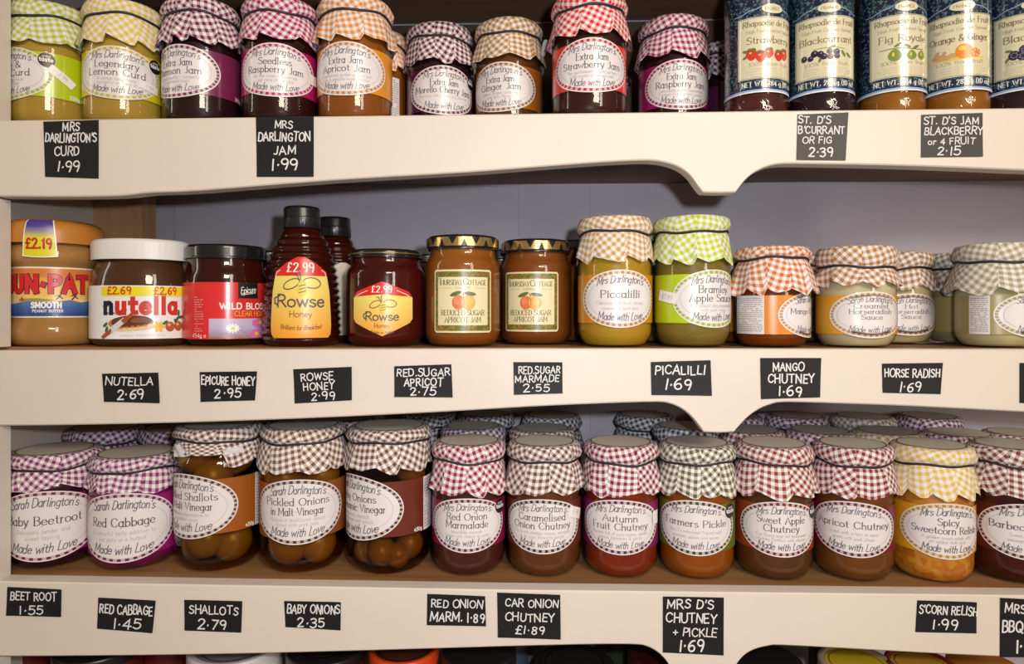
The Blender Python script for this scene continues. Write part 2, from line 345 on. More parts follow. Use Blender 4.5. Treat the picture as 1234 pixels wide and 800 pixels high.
def blob(m, surf, pts, off, mi=0):
    """filled outline (star-shaped about its middle)"""
    cx = sum(p[0] for p in pts) / len(pts); cy = sum(p[1] for p in pts) / len(pts)
    us = [p[0] for p in pts]; vs = [p[1] for p in pts]; u0, u1, v0, v1 = min(us), max(us), min(vs), max(vs)
    uv = lambda p: ((p[0] - u0) / max(u1 - u0, 1e-9), (p[1] - v0) / max(v1 - v0, 1e-9))
    n = len(pts); prev = None
    nr = max(2, min(9, int(math.hypot(u1 - u0, v1 - v0) / 2 / 0.0035) + 1))
    for fr in [i / nr for i in range(nr + 1)]:
        row = [(cx + (p[0] - cx) * fr, cy + (p[1] - cy) * fr) for p in pts]; idx = [m.vert(surf(*p, off)) for p in row]
        if prev:
            for j in range(n):
                k = (j + 1) % n
                if pf == 0: m.face((idx[j], idx[k], prev[j]), mi, (uv(row[j]), uv(row[k]), uv(prow[j])))
                else: m.face((prev[j], idx[j], idx[k], prev[k]), mi, (uv(prow[j]), uv(row[j]), uv(row[k]), uv(prow[k])))
        prev, prow, pf = idx, row, fr
def ell(u, v, a, b, n=20, rot=0.0): return [(u + a * cos(2 * pi * i / n) * cos(rot) - b * sin(2 * pi * i / n) * sin(rot), v + a * cos(2 * pi * i / n) * sin(rot) + b * sin(2 * pi * i / n) * cos(rot)) for i in range(n)]
def dense(pts, k=4):
    out = []
    for i in range(len(pts)):
        a, b = pts[i], pts[(i + 1) % len(pts)]
        n = max(k, int(math.hypot(b[0] - a[0], b[1] - a[1]) / 0.0035) + 1)
        for q in range(n): out.append((a[0] + (b[0] - a[0]) * q / n, a[1] + (b[1] - a[1]) * q / n))
    return out
# ------------------------------------------------------------------ the shelving and the wall
WALLY = 0.28
Z1, Z2, Z3, Z4, Z0 = 0.1845, -0.035, -0.2605, -0.487, 0.404
XL, XR = -0.56, 0.62
wall_mb = MB()
jx = [-1.2, PX(210, WALLY), PX(625, WALLY), PX(711, WALLY), 1.4]
for a, b in zip(jx[:-1], jx[1:]): wall_mb.box((a + 0.0004, WALLY, -0.9), (b - 0.0004, WALLY + 0.012, 0.9))
wall_mb.box((-1.2, WALLY + 0.0025, -0.9), (1.4, WALLY + 0.014, 0.9))
WALLM = mat('blue_grey_wall_paint', (0.56, 0.525, 0.60), 0.5, 0.3, noise=(5, (0.50, 0.46, 0.52), 0.4), bump=0.04)
structure(wall_mb.build('wall_back', WALLM, smooth=False))

unit = thing('shelving_unit', 'cream painted wooden shelving unit with scalloped front boards holding all the jars', 'shelves', (0, 0, Z4 - 0.03))
UZ = -(Z4 - 0.03)
def upart(name, mb, m, smooth=False):
    o = mb.build(name, m, unit, smooth); o.location = (0, 0, UZ); return o
def panel_from_px(top, bottom, z_low_edge=None, thick=0.018):
    """front board cut along an outline read on the shelf front"""
    up = [(PX(x, 0), PZ(x, y, 0)) for x, y in top]; lo = [(PX(x, 0), PZ(x, y, 0)) for x, y in bottom]
    xs = sorted(set([round(p[0], 5) for p in lo] + [up[0][0] + (up[-1][0] - up[0][0]) * i / 30 for i in range(31)]))
    def at(L, x):
        if x <= L[0][0]: return L[0][1]
        for a, b in zip(L[:-1], L[1:]):
            if a[0] <= x <= b[0] and b[0] > a[0]: return a[1] + (b[1] - a[1]) * (x - a[0]) / (b[0] - a[0])
        return L[-1][1]
    m = MB(); e = 0.0012; rows = []
    for x in xs:
        t, b = at(up, x), at(lo, x)
        rows.append([(x, 0, b + e), (x, 0, t - e), (x, e, t), (x, thick - e, t), (x, thick, t - e), (x, thick, b + e), (x, thick - e, b), (x, e, b)])
    R = m.grid(rows, 0, True)
    m.face(tuple(R[0]), 0); m.face(tuple(reversed(R[-1])), 0)
    return m
SC1 = smooth_line([(-40, 236), (60, 237), (140, 236), (180, 232), (240, 229.5), (400, 217), (560, 207.5), (640, 201.5), (720, 195.5), (770, 193), (790, 193.5), (806, 196.5), (820, 202), (832, 211.5), (841, 224), (847, 231)], 3) + smooth_line([(848, 231.5), (866, 232), (886, 231.5)], 2) + smooth_line([(887, 231), (893, 223), (901, 214), (912, 206), (926, 200), (945, 197), (1000, 197.5), (1110, 200), (1280, 207)], 3)
SC2 = smooth_line([(-40, 513), (60, 512.5), (210, 509.5), (360, 504.5), (520, 497), (640, 490), (730, 486), (790, 484.3), (806, 486), (819, 491), (831, 499.5), (840, 509.5), (847, 519)], 3) + smooth_line([(848, 520.5), (866, 521.5), (885, 520.5)], 2) + smooth_line([(886, 519), (893, 511), (902, 502), (915, 493), (930, 487), (948, 484.5), (1020, 486.5), (1110, 490), (1280, 499)], 3)
SC3 = smooth_line([(-40, 791), (60, 791), (210, 789.5), (360, 786.5), (520, 782), (640, 778.5), (720, 776.8), (766, 777), (780, 779.5), (790, 784.5), (798, 791), (806, 801), (811, 812)], 3) + smooth_line([(812, 814), (848, 815), (880, 814)], 2) + smooth_line([(881, 812), (887, 802), (896, 791), (908, 783.5), (925, 779), (945, 778), (1040, 783), (1130, 788), (1280, 795)], 3)
TOPS = {1: [(-40, 145.5), (617, 137), (1280, 129.5)], 2: [(-40, 422.5), (617, 420), (1280, 421)], 3: [(-40, 700), (617, 711), (1280, 718)]}
for k, sc in ((1, SC1), (2, SC2), (3, SC3)):
    upart('front_board', panel_from_px(TOPS[k], sc), CREAM)
m = MB(); m.box((XL, 0, 0.335), (XR + 0.3, 0.018, Z0)); upart('front_board', m, CREAM)  # unseen front board above the view, added for the shade it casts
for z in (Z0, Z1, Z2, Z3):  # the topmost shelf is out of view too, added to shade the top row
    m = MB(); m.box((XL, 0.0182, z - 0.0125), (XR + 0.3, WALLY - 0.0005, z - 0.0004)); upart('shelf_board', m, RAWWOOD if z in (Z2, Z3) else UNDERWOOD)
m = MB(); m.box((XL, 0.0, Z4 - 0.0125), (XR + 0.3, WALLY - 0.0005, Z4 - 0.0004)); upart('shelf_board', m, RAWWOOD)
xin = PX(13.0, 0.018)
for za, zb in ((Z1, Z0), (Z2, Z1), (Z3, Z2), (Z4, Z3)):
    m = MB(); m.box((XL - 0.02, -0.0, za + 0.0002), (xin, 0.018, zb - 0.0128 - (0.0625 if zb != Z0 else 0.0))); upart('front_post', m, CREAM)
xpan = PX(9, 0.068)
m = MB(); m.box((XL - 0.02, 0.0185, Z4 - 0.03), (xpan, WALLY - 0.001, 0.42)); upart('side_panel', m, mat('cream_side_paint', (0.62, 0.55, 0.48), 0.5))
POSTM = wood('brown_batten_wood', (0.46, 0.25, 0.11), (0.56, 0.32, 0.15), (60, 60, 3))
for za, zb in ((Z2, Z1), (Z3, Z2)):
    m = MB(); m.box((xpan + 0.0002, 0.205, za), (PX(171, 0.205), 0.236, zb - 0.0128)); upart('corner_batten', m, POSTM)
BACKDARK = DARKWOOD
m = MB(); m.box((XL, WALLY - 0.012, Z1), (XR + 0.3, WALLY - 0.0006, Z1 + 0.2)); upart('back_board', m, BACKDARK)

# ------------------------------------------------------------------ price tags
RNG = random.Random(7)
def price_tag(x0, y0, x1, y1, tilt, lines, label):
    """lines: (text, relative height, horizontal middle 0..1, baseline from the top 0..1, width as part of the card)"""
    xa, xb = PX(x0, 0), PX(x1, 0); w = xb - xa; zt, zb = PZ((x0 + x1) / 2, y0, 0), PZ((x0 + x1) / 2, y1, 0); h = zt - zb
    cx, cz = (xa + xb) / 2, (zt + zb) / 2; r = RAD(tilt)
    m = MB(); n = 8; rr = random.Random(int(x0 * 7 + y0)); curl = [rr.uniform(0, 0.0007) for _ in range(4)]
    s = flat(0, 0, 0, r)
    def bend(u, v, off):
        a, b = u / w + .5, v / h + .5; k = (curl[0] * (1 - a) * (1 - b) + curl[1] * a * (1 - b) + curl[2] * a * b + curl[3] * (1 - a) * b) * (abs(2 * a - 1) ** 3 + abs(2 * b - 1) ** 3) / 2
        return s(u, v, off + k)
    jit = [rr.uniform(-0.0012, 0.0012) for _ in range(8)]
    def skew(u, v, a, b):
        return (u + jit[0] * (1 - a) * (1 - b) + jit[1] * a * (1 - b) + jit[2] * a * b + jit[3] * (1 - a) * b, v + jit[4] * (1 - a) * (1 - b) + jit[5] * a * (1 - b) + jit[6] * a * b + jit[7] * (1 - a) * b)
    front = MB(); 
    for off in (0.0008, 0.0002): patch(front, bend, -w / 2, w / 2, -h / 2, h / 2, off, 0, 8, 6, skew)
    t = front.build('price_tag', GREYCARD if x0 > 900 and y0 < 200 else BLACKCARD, loc=(cx, 0, cz)); tag(t, label, 'price tag', 'handwritten price tags')
    lm = MB()
    for (tx, rh, mx, by, wd) in lines:
        ribbon(lm, letters(tx, 'marker', rh * h * 0.84, (mx - .5) * w, (0.5 - by) * h + rh * h * 0.05, width=wd * w, rng=RNG), bend, 0.00095)
    lm.build('lettering', CHALK, t)
    return t
T4 = lambda a, b, c, d: a
price_tag(54, 146, 120, 214, -0.5, [('MRS', .18, .49, .18, .33), ("DARLINGTON'S", .18, .49, .38, .95), ('CURD', .18, .42, .62, .47), ('1\u00b799', .20, .47, .90, .46)], "black tag handwritten MRS DARLINGTON'S CURD 1.99 on the top board".replace("MRS DARLINGTON'S ", ''))
price_tag(310, 142, 379, 213, 0, [('MRS', .15, .47, .19, .33), ('DARLINGTON', .17, .48, .40, .93), ('JAM', .17, .50, .63, .42), ('1\u00b799', .20, .51, .89, .52)], 'tall black tag ending in JAM 1.99 on the top board')
price_tag(959, 137, 1020, 194, -1, [("ST. D'S", .18, .36, .22, .66), ("B'CURRANT", .18, .50, .44, .93), ('OR FIG', .16, .42, .64, .60), ('2\u00b739', .22, .50, .92, .52)], "greyish black tag handwritten B'CURRANT OR FIG 2.39 on the top board")
price_tag(1110, 137, 1184, 189, 0, [("ST. D'S JAM", .20, .49, .26, .92), ('BLACKBERRY', .20, .52, .50, .97), ('or 4 FRUIT', .18, .49, .72, .78), ('2\u00b715', .22, .46, .97, .42)], 'greyish black tag handwritten BLACKBERRY or 4 FRUIT 2.15 on the top board')
price_tag(125, 450, 192, 484, 0, [('NUTELLA', .32, .47, .42, .88), ('2\u00b769', .38, .50, .92, .50)], 'black tag reading 2.69 under the white-lidded chocolate spread jar')
price_tag(242, 448, 309, 483, -0.5, [('EPICURE HONEY', .34, .50, .46, .97), ('2\u00b795', .36, .50, .90, .50)], 'black tag reading HONEY 2.95 under the red-labelled honey jar')
price_tag(355, 444, 424, 483, 3.5, [('ROWSE', .27, .41, .36, .58), ('HONEY', .27, .43, .66, .56), ('2\u00b799', .28, .50, .97, .44)], 'tilted black tag reading HONEY 2.99 under the squeezy honey bottle')
price_tag(475, 440, 545, 479, 1, [('RED.SUGAR', .27, .51, .34, .94), ('APRICOT', .28, .51, .65, .68), ('2\u00b775', .28, .50, .94, .46)], 'black tag handwritten RED.SUGAR APRICOT 2.75 on the middle board')
price_tag(619, 437, 677, 474, 1, [('RED.SUGAR', .27, .54, .36, .88), ('MARMADE', .26, .49, .64, .94), ('2\u00b755', .28, .48, .95, .56)], 'small black tag handwritten RED.SUGAR MARMADE 2.55 on the middle board')
price_tag(785, 435, 857, 476, -0.5, [('PICALILLI', .30, .48, .40, .86), ('1\u00b769', .34, .47, .84, .50)], 'black tag handwritten PICALILLI 1.69 on the middle board')
price_tag(917, 432, 989, 480, 0.5, [('MANGO', .24, .46, .32, .54), ('CHUTNEY', .26, .50, .62, .80), ('1\u00b769', .28, .50, .95, .44)], 'black tag handwritten MANGO CHUTNEY 1.69 on the middle board')
price_tag(1062, 438, 1134, 475, -0.5, [('HORSE RADISH', .31, .51, .45, .94), ('1\u00b769', .34, .49, .92, .40)], 'black tag handwritten HORSE RADISH 1.69 on the middle board')
price_tag(1228, 438, 1296, 486, 0, [], 'black tag on the middle board cut off by the edge of the view')
price_tag(9, 708, 75, 743, 0, [('BEET ROOT', .33, .49, .44, .86), ('1\u00b755', .34, .47, .92, .48)], 'black tag handwritten BEET ROOT 1.55 on the lower board')
price_tag(118, 722, 186, 760, -2, [('RED CABBAGE', .33, .51, .47, .95), ('1\u00b745', .34, .55, .93, .54)], 'black tag handwritten RED CABBAGE 1.45 on the lower board')
price_tag(223, 724, 291, 760, -0.5, [('SHALLOTS', .32, .52, .44, .88), ('2\u00b779', .36, .50, .94, .54)], 'black tag handwritten SHALLOTS 2.79 on the lower board')
price_tag(343, 724, 411, 757, 0, [('BABY ONIONS', .36, .52, .46, .95), ('2\u00b735', .38, .48, .96, .50)], 'black tag handwritten BABY ONIONS 2.35 on the lower board')
price_tag(516, 717, 586, 753, -1, [('RED ONION', .30, .50, .42, .90), ('MARM. 1\u00b789', .34, .52, .88, .97)], 'black tag handwritten RED ONION MARM. 1.89 on the lower board')
price_tag(600, 714, 676, 768, -1, [('CAR ONION', .20, .54, .32, .86), ('CHUTNEY', .21, .51, .64, .80), ('\u00a31\u00b789', .20, .53, .92, .50)], 'large black tag handwritten CAR ONION CHUTNEY 1.89 on the lower board')
price_tag(799, 718, 873, 788, -0.5, [("MRS D'S", .18, .44, .22, .78), ('CHUTNEY', .18, .46, .46, .84), ('+ PICKLE', .16, .52, .70, .72), ('1\u00b769', .22, .48, .95, .44)], 'tallest black tag on the lower board, ending CHUTNEY + PICKLE 1.69')
price_tag(1104, 723, 1177, 762, -1.5, [("S'CORN RELISH", .30, .52, .44, .97), ('1\u00b799', .34, .49, .92, .46)], "black tag handwritten S'CORN RELISH 1.99 on the lower board")
price_tag(1205, 722, 1278, 792, -0.5, [('MRS', .18, .24, .24, .36), ('BBQ', .22, .20, .58, .36), ('1\u00b7', .24, .33, .92, .16)], 'black tag on the lower board reading BBQ, cut off by the edge of the view')

# ------------------------------------------------------------------ cloth caps
def cloth_cap(parent, Rl, h_top, h_band, h_hem, color, seed, flare=0.004, period=0.0061, hem_amp=0.009, disc=False, name='cloth_cap', tail=None, fold=False):
    rr = random.Random(seed); K = rr.choice((9, 10, 11)); edges = [0]
    for _ in range(K): edges.append(edges[-1] + rr.uniform(0.7, 1.3))
    edges = [e / edges[-1] * 2 * pi for e in edges]; th0 = rr.uniform(0, 6)
    secs = []
    for i in range(K): secs.append(dict(a=edges[i], b=edges[i + 1], hl=rr.uniform(-1, 0.3), hr=rr.uniform(-0.3, 1), rot=rr.uniform(-0.5, 0.5) + (i % 2) * 0.75, out=rr.uniform(-1, 1), x=rr.uniform(0, 1), tip=rr.uniform(0.2, 0.8)))
    e = 0.0035; rb = Rl - 0.0026
    prof = [(0.0, h_top, 0), (Rl * 0.5, h_top, 0), (Rl - e * 1.3, h_top - 0.0002, 0), (Rl - e * 0.35, h_top - e * 0.35, .1), (Rl + 0.0004, h_top - e * 1.2, .15),
            (Rl + 0.0021, h_top - (h_top - h_band) * 0.55, .5), (Rl + 0.0012, h_band + 0.0030, .5), (rb, h_band, .1), (rb + 0.0008, h_band - 0.0022, .25)]
    n0 = len(prof)
    for q in range(1, 8): prof.append((rb + 0.001 + (flare + 0.0022) * (q / 7) ** 0.7, None, q / 7))
    cols = []
    NS = 7
    for s in secs:
        for q in range(NS): cols.append((s['a'] + (s['b'] - s['a']) * q / NS, q / NS, s))
    ncol = len(cols); rows = []; S = 0; arcs = []
    m = MB()
    def drop(q, s):
        tri = 1 - abs(q - s['tip']) / max(s['tip'], 1 - s['tip'])
        return hem_amp * (0.55 * tri + 0.35 * (s['hl'] + (s['hr'] - s['hl']) * q))
    for i, (r, z, w) in enumerate(prof):
        row = []
        for a, q, s in cols:
            A = a + th0; zz = z; R = r
            crease = max(0.0, 1 - min(q, 1 - q) * 5)           # pleat edge
            if z is not None:
                R = r + w * (0.0018 * s['out'] * sin(pi * q) + 0.0012 * crease * (1 if s['x'] > .5 else -1)) + (0.0005 * sin(3 * A + seed) if i >= 3 else 0)
                if i >= 4: zz = z + 0.0012 * sin(2 * A + seed * 1.3) + 0.0007 * sin(5 * A + seed)
                if i < 3: zz = z + 0.0003 * sin(4 * A + seed) * (r / Rl)
            else:
                hem = h_hem - drop(q, s)
                if fold and abs(((A + pi) % (2 * pi)) - pi + 0.25) < 0.8: hem = h_hem + 0.011
                top = h_band - 0.0022 + 0.0012 * sin(2 * A + seed * 1.3) + 0.0007 * sin(5 * A + seed)
                zz = top + (hem - top) * w; R = r + w * (0.0030 * s['out'] * sin(pi * q) + 0.0030 * crease * (1 if s['x'] > .5 else -0.4))
                if tail and s is secs[tail % K]: R += 0.012 * w * w * sin(pi * q); zz += 0.006 * w * w
            row.append((R * sin(A), -R * cos(A), zz))
        rows.append(row)
    # lengths along the cloth
    zz = [p[1] if p[1] is not None else h_band - 0.0022 + (h_hem - h_band) * p[2] for p in prof]; arcs = [0]
    for i in range(1, len(prof)): arcs.append(arcs[-1] + math.hypot(prof[i][0] - prof[i - 1][0], zz[i] - zz[i - 1]))
    def uvf(i, j):
        a, q, s = cols[j]; out = []
        am = (s['a'] + s['b']) / 2
        for di, dj in ((0, 0), (0, 1), (1, 1), (1, 0)):
            ii = i + di; aa = a + dj * (s['b'] - s['a']) / NS
            if i < 2: u, v = arcs[ii] * sin(aa), arcs[ii] * cos(aa)
            else:
                t = Rl * (aa - am); w = arcs[ii]; ro = s['rot'] + (0.0 if i < 7 else 0.35 * (1 if s['x'] > .5 else -1))
                u, v = t * cos(ro) - w * sin(ro), t * sin(ro) + w * cos(ro)
            out.append((u / period + s['x'], v / period + s['tip']))
        return out
    m.grid([list(reversed(r)) for r in rows], 0, True, lambda i, j: _flip(uvf, i, j, ncol))
    cap = m.build(name, gingham(color), parent)
    band = MB(); rowsb = []; nb = 60
    for q in range(nb):
        A = 2 * pi * q / nb; zb = h_band + 0.0012 * sin(2 * A + seed * 1.3) + 0.0007 * sin(5 * A + seed); R = rb + 0.0009 + 0.0005 * sin(3 * A + seed)
        rowsb.append([((R + 0.0011 * cos(t)) * sin(A), -(R + 0.0011 * cos(t)) * cos(A), zb + 0.0014 * sin(t)) for t in [2 * pi * x / 8 for x in range(8)]])
    rowsb.append(rowsb[0]); band.grid(rowsb, 0, True); band.build('elastic_band', ELASTIC, parent)
    if disc:
        d = MB(); zt = h_top + 0.0005; f = lambda u, v, off: (u, -v, zt + off)
        patch_ring(d, f, 0, Rl * 0.80, 0); patch_ring(d, f, Rl * 0.80, Rl * 0.84, 1); patch_ring(d, f, Rl * 0.84, Rl * 0.86, 0)
        d.build('lid_sticker', [mat('lid_sticker_paper', (0.70, 0.65, 0.56), 0.5, noise=(240, (0.60, 0.56, 0.48), 0.2)), mat('lid_sticker_ring', (0.05, 0.035, 0.04), 0.5)], parent)
    return cap
def flap(parent, ang, r, z, w, h, lean, name='turned_up_corner'):
    m = MB(); P = []
    for i in range(5):
        t = i / 4; row = []
        for j in range(6):
            q = j / 5 - .5; ww = w * (1 - .35 * t * abs(q) * 2); a = ang + q * ww / r; R = r + lean * t + .0012 * sin(q * 9 + t * 3); row.append((R * sin(a), -R * cos(a), z + h * (t + .18 * q) ))
        P.append(row)
    m.grid(P); m.grid([[(x * .992, y * .992, zz) for x, y, zz in r_] for r_ in reversed(P)])
    return m.build(name, mat('plain_cloth_underside', (.74, .72, .74), .8, .2), parent)
def _flip(uvf, i, j, n):
    jj = n - 1 - j            # the row was reversed: column j is the old n-1-j, its neighbour lies one step down
    o = uvf(i, (jj - 1) % n)
    return (o[1], o[0], o[3], o[2])
def patch_ring(m, surf, r0, r1, mi, n=40):
    rows = [[surf(r * cos(2 * pi * j / n), -r * sin(2 * pi * j / n), 0.0) for j in range(n)] for r in (r1, r0)]
    m.grid(rows, mi, True)

# ------------------------------------------------------------------ jar bodies
def jar_profile(R, h_sh, h_neck, Rn, rb=0.012, ins=0.0, top=None):
    return rounded([(0.0005, 0.0012 + ins, 0), (R * 0.80 - ins, ins, 0.004), (R - ins, rb * 0.9, rb), (R - ins, h_sh, 0.012), (Rn - ins, h_neck, 0.006), (Rn - ins, top or h_neck + 0.012, 0), (0.0005, (top or h_neck + 0.012), 0)], 6)
def body(parent, R, h_sh, h_neck, Rn, content, cname, ky=1.0, rb=0.012, tint=GLASS, top=None, gname='glass_jar'):
    lathe(jar_profile(R, h_sh, h_neck, Rn, rb, 0, top), 56, ky).build(gname, tint, parent)
    if content: lathe(jar_profile(R, h_sh, h_neck, Rn, rb, 0.0011, (top or h_neck + 0.012) - 0.001), 48, ky).build(cname, content, parent)

def content_mat(key, c1, c2=None, scale=40, contrast=0.25, rough=0.35):
    return mat('filling_' + key, c1, rough, 0.12, noise=(scale, c2 or tuple(0.6 * x for x in c1), contrast), bump=0.0)

def oval(parent_m, surf, a, b, off, ring, tint, soft):
    """white oval with a dashed ring: one printed piece of paper"""
    m = MB(); n = 88
    P = lambda f, j: surf(a * f * cos(2 * pi * j / n), b * f * sin(2 * pi * j / n) * 1.0, off)
    def P2(fi, j):
        fa, fb = fi; return surf((a - fa) * cos(2 * pi * j / n), (b - fb) * sin(2 * pi * j / n), off)
    steps = [(0, 0), (0.0012, 0.0012), (0.0040, 0.0040)]
    rings = [[P2(s, j) for j in range(n)] for s in steps] + [[P(f, j) for j in range(n)] for f in (0.84, 0.74, 0.64, 0.54, 0.44, 0.34, 0.24, 0.14, 0.05, 0.01)]
    idx = [[m.vert(p) for p in r] for r in rings]
    for i in range(len(rings) - 1):
        for j in range(n):
            k = (j + 1) % n; mi = 0
            if i == 1: mi = 1 if j % 2 else 2
            m.face((idx[i][j], idx[i][k], idx[i + 1][k], idx[i + 1][j]), mi)
    return m.build('oval_label', [PAPER, mat('ring_%02x%02x%02x' % tuple(int(255 * c) for c in ring), ring, 0.4), mat('ringt_%02x%02x%02x' % tuple(int(255 * c) for c in tint), tint, 0.4)], parent_m)

def tiny_lines(m, surf, u0, u1, v0, v1, rows, off, rng, mi=0):
    for i in range(rows):
        v = v1 + (v0 - v1) * (i + .5) / rows; u = u0
        while u < u1 - 0.001:
            w = rng.uniform(0.0012, 0.0038); e = min(u + w, u1)
            if rng.random() < 0.9: patch(m, surf, u, e, v - (v1 - v0) / rows * .22, v + (v1 - v0) / rows * .22, off, mi, 2, 1)
            u = e + 0.0007

def farm_label(t, R, z0, b, half, rot, colr, ring, titles, small, script="Mrs Darlington's", band=(None, None), badge=False, info=None, sticker=None, weight=None, tsize=0.0066, rng=None):
    """coloured paper band with the white oval; z0 oval middle height, b half height, half = half opening in degrees"""
    a = R * RAD(half); s = cyl(R, rot, z0); b0, b1 = band if band[0] is not None else (-b * 0.84, b * 0.84)
    rng = rng or random.Random(3)
    m = MB(); lim = R * RAD(118); right = R * RAD(half + 26)
    patch(m, s, -lim, lim, b0, b1, 0.00035, 0, 60, 1)
    lab = m.build('paper_label', colr, t)
    ov = oval(lab, s, a, b, 0.0006, ring, tuple(0.45 * c + 0.55 * p for c, p in zip(ring, (0.74, 0.70, 0.70))), None)
    k = b / 0.0265; tx = MB(); off = 0.00085; bendk = 0.30 * b / (a * a)
    ribbon(tx, letters(script, 'script', 0.0068 * k, 0, b * 0.56, width=a * 1.12, bend=-bendk * 1.15, rng=rng), s, off, 1)
    ribbon(tx, letters('Made with Love', 'script', 0.0068 * k, 0, -b * 0.755, width=a * 1.06, bend=bendk * 0.8, rng=rng), s, off, 1)
    n = len(titles); pos = {1: [0.04], 2: [0.20, -0.10], 3: [0.28, 0.04, -0.20]}[n]
    for (tt, wd), v in zip(titles, pos): ribbon(tx, letters(tt, 'serif', (tsize if n < 3 else tsize * 0.88) * k, 0, b * v, width=wd * a), s, off, 0)
    sv = {1: (-0.20, -0.38), 2: (-0.29, -0.44), 3: (-0.40, -0.50)}[n]
    for q, v in zip(small, sv): ribbon(tx, letters(q, 'light', 0.0030 * k, 0, b * v, maxw=a * 1.32), s, off, 2)
    for sg in (-1, 1):
        pts = [(sg * a * 0.80 * cos(w), b * 0.72 * sin(w)) for w in [-0.82 + 1.64 * i / 16 for i in range(17)]]
        ribbon(tx, [(pts, [0.00028] * 17)], s, off, 2)
    tx.build('lettering', [INK, SCRIPTINK, GREYINK], ov)
    if badge:
        bm = MB(); bu, bv = a * 0.86, b * 0.55; blob(bm, s, ell(bu, bv, 0.0072, 0.0072, 24), 0.0010, 0)
        ribbon(bm, letters('great', 'sans', 0.0026, bu, bv + 0.0024, width=0.0075), s, 0.0012, 1); ribbon(bm, letters('taste', 'bold', 0.0040, bu, bv - 0.0016, width=0.0120), s, 0.0012, 1)
        bm.build('award_badge', [BLACK, WHITE], lab)
    if info:
        side, w = info; im = MB(); u0 = side; u1 = u0 + w; patch(im, s, u0, u1, b0, b1, 0.0006, 0, 14, 1)
        tiny_lines(im, s, u0 + 0.0015, u1 - 0.0015, b0 + 0.002, b1 - 0.002, 17, 0.0008, rng, 1)
        im.build('information_panel', [PAPER, GREYINK], lab)
    if weight:
        wm = MB(); ribbon(wm, letters(weight[0], 'bold', 0.0034, weight[1], b0 + 0.0016), s, 0.0008); wm.build('weight_print', WHITE, lab)
    if sticker:
        su, sv2, sw, sh, sr, txt = sticker; sm = MB(); cs, sn = cos(sr), sin(sr)
        patch(sm, s, -sw / 2, sw / 2, -sh / 2, sh / 2, 0.0014, 0, 6, 2, lambda u, v, p, q: (su + u * cs - v * sn, sv2 + u * sn + v * cs))
        if txt: ribbon(sm, letters(txt, 'light', sh * 0.42, su, sv2 - sh * .2, rot=sr), s, 0.0017, 1)
        sm.build('price_sticker', [mat('sticker_paper', (0.80, 0.78, 0.78), 0.35), GREYINK], lab)
    return lab

def at_px(px, Yf, R, z):
    """jar standing on the shelf with its front at depth Yf, seen centred at px; returns place and the bearing of the camera"""
    Y = Yf + R; X = PX(px, Y); return (X, Y, z), math.atan2(CAMX - X, Y - CAMY)

SHELF = {1: Z1, 2: Z2, 3: Z3, 4: Z4}
def cloth_jar(px, shelf, name, label, cat, filling, cap, labelcol=None, ring=None, titles=None, small=(), rel=0, Yf=0.022, R=0.037, H=0.1285, band_h=0.1125, hem=0.086, Rl=None, oz=0.0525, ob=0.0265, half=66, seed=None, disc=False, fill_name='jam',
              script="Mrs Darlington's", group=None, h_sh=None, h_neck=None, simple=False, **kw):
    (loc, view) = at_px(px, Yf, R, SHELF[shelf]); loc = (loc[0], loc[1], loc[2] + 0.0001)
    t = thing(name, label, cat, loc, group); seed = seed if seed is not None else int(px * 3 + shelf)
    Rl = Rl or R * 0.985
    body(t, R, h_sh or hem - 0.0005, h_neck or hem + 0.010, Rl - 0.0042, filling, fill_name, top=H - 0.004, gname=kw.pop('gname', 'glass_jar'))
    ck = {k: kw.pop(k) for k in ('flare', 'hem_amp', 'tail', 'fold', 'period') if k in kw}
    cloth_cap(t, Rl, H, band_h, hem, cap, seed, disc=disc, **ck)
    if labelcol:
        if simple:
            m = MB(); patch(m, cyl(R, view, oz), -R * 2, R * 2, -ob * .84, ob * .84, 0.00035, 0, 50, 1); m.build('paper_label', labelcol, t)
        else: farm_label(t, R, oz, ob, half, view + RAD(rel), labelcol, ring or cap, titles, small, script, rng=random.Random(seed), **kw)
    return t, loc, view
# ------------------------------------------------------------------ top shelf: cloth-capped jam jars
MAG = mat('magenta_label', (0.34, 0.010, 0.105), 0.32, 0.5, 0.5); LIME = mat('lime_label', (0.42, 0.55, 0.010), 0.32, 0.5, 0.5); YEL = mat('yellow_label', (0.62, 0.52, 0.010), 0.32, 0.5, 0.5)
DAM = mat('damson_label', (0.165, 0.018, 0.072), 0.32, 0.5, 0.5); APR = mat('orange_label', (0.72, 0.27, 0.010), 0.32, 0.5, 0.5); MOR = mat('dark_plum_label', (0.075, 0.008, 0.042), 0.32, 0.5, 0.5)
GIN = mat('ochre_label', (0.34, 0.11, 0.008), 0.32, 0.5, 0.5); STR = mat('red_label', (0.72, 0.032, 0.022), 0.32, 0.5, 0.5); PIC = mat('amber_label', (0.58, 0.22, 0.006), 0.32, 0.5, 0.5)
C_LIME, C_LEM, C_DAM, C_RAS, C_APR, C_MOR, C_GIN, C_STR = (.42, .50, .05), (.66, .52, .08), (.17, .012, .07), (.38, .012, .13), (.62, .25, .05), (.13, .010, .05), (.42, .21, .035), (.60, .018, .03)
JG = 'cloth-capped jam and curd jars on the top shelf'
ROW1 = dict(half=66)
cloth_jar(61, 1, 'curd_jar', 'lime green curd jar with a torn sticker at the cream side panel', 'curd jar', content_mat('curd', (.44, .29, .045), (.36, .22, .03), 12), C_LIME, LIME, (.33, .40, .03), [('Lime &', .7), ('Lime Curd', 1.1)], ['A unique tangy taste', 'a delicious treat'], rel=-62, info=(0.0735, 0.022), badge=True, sticker=(0.050, 0.000, 0.026, 0.0085, -0.62, '1 99'), weight=('320g', 0.062), group=JG, seed=4, fill_name='curd', R=0.0375)
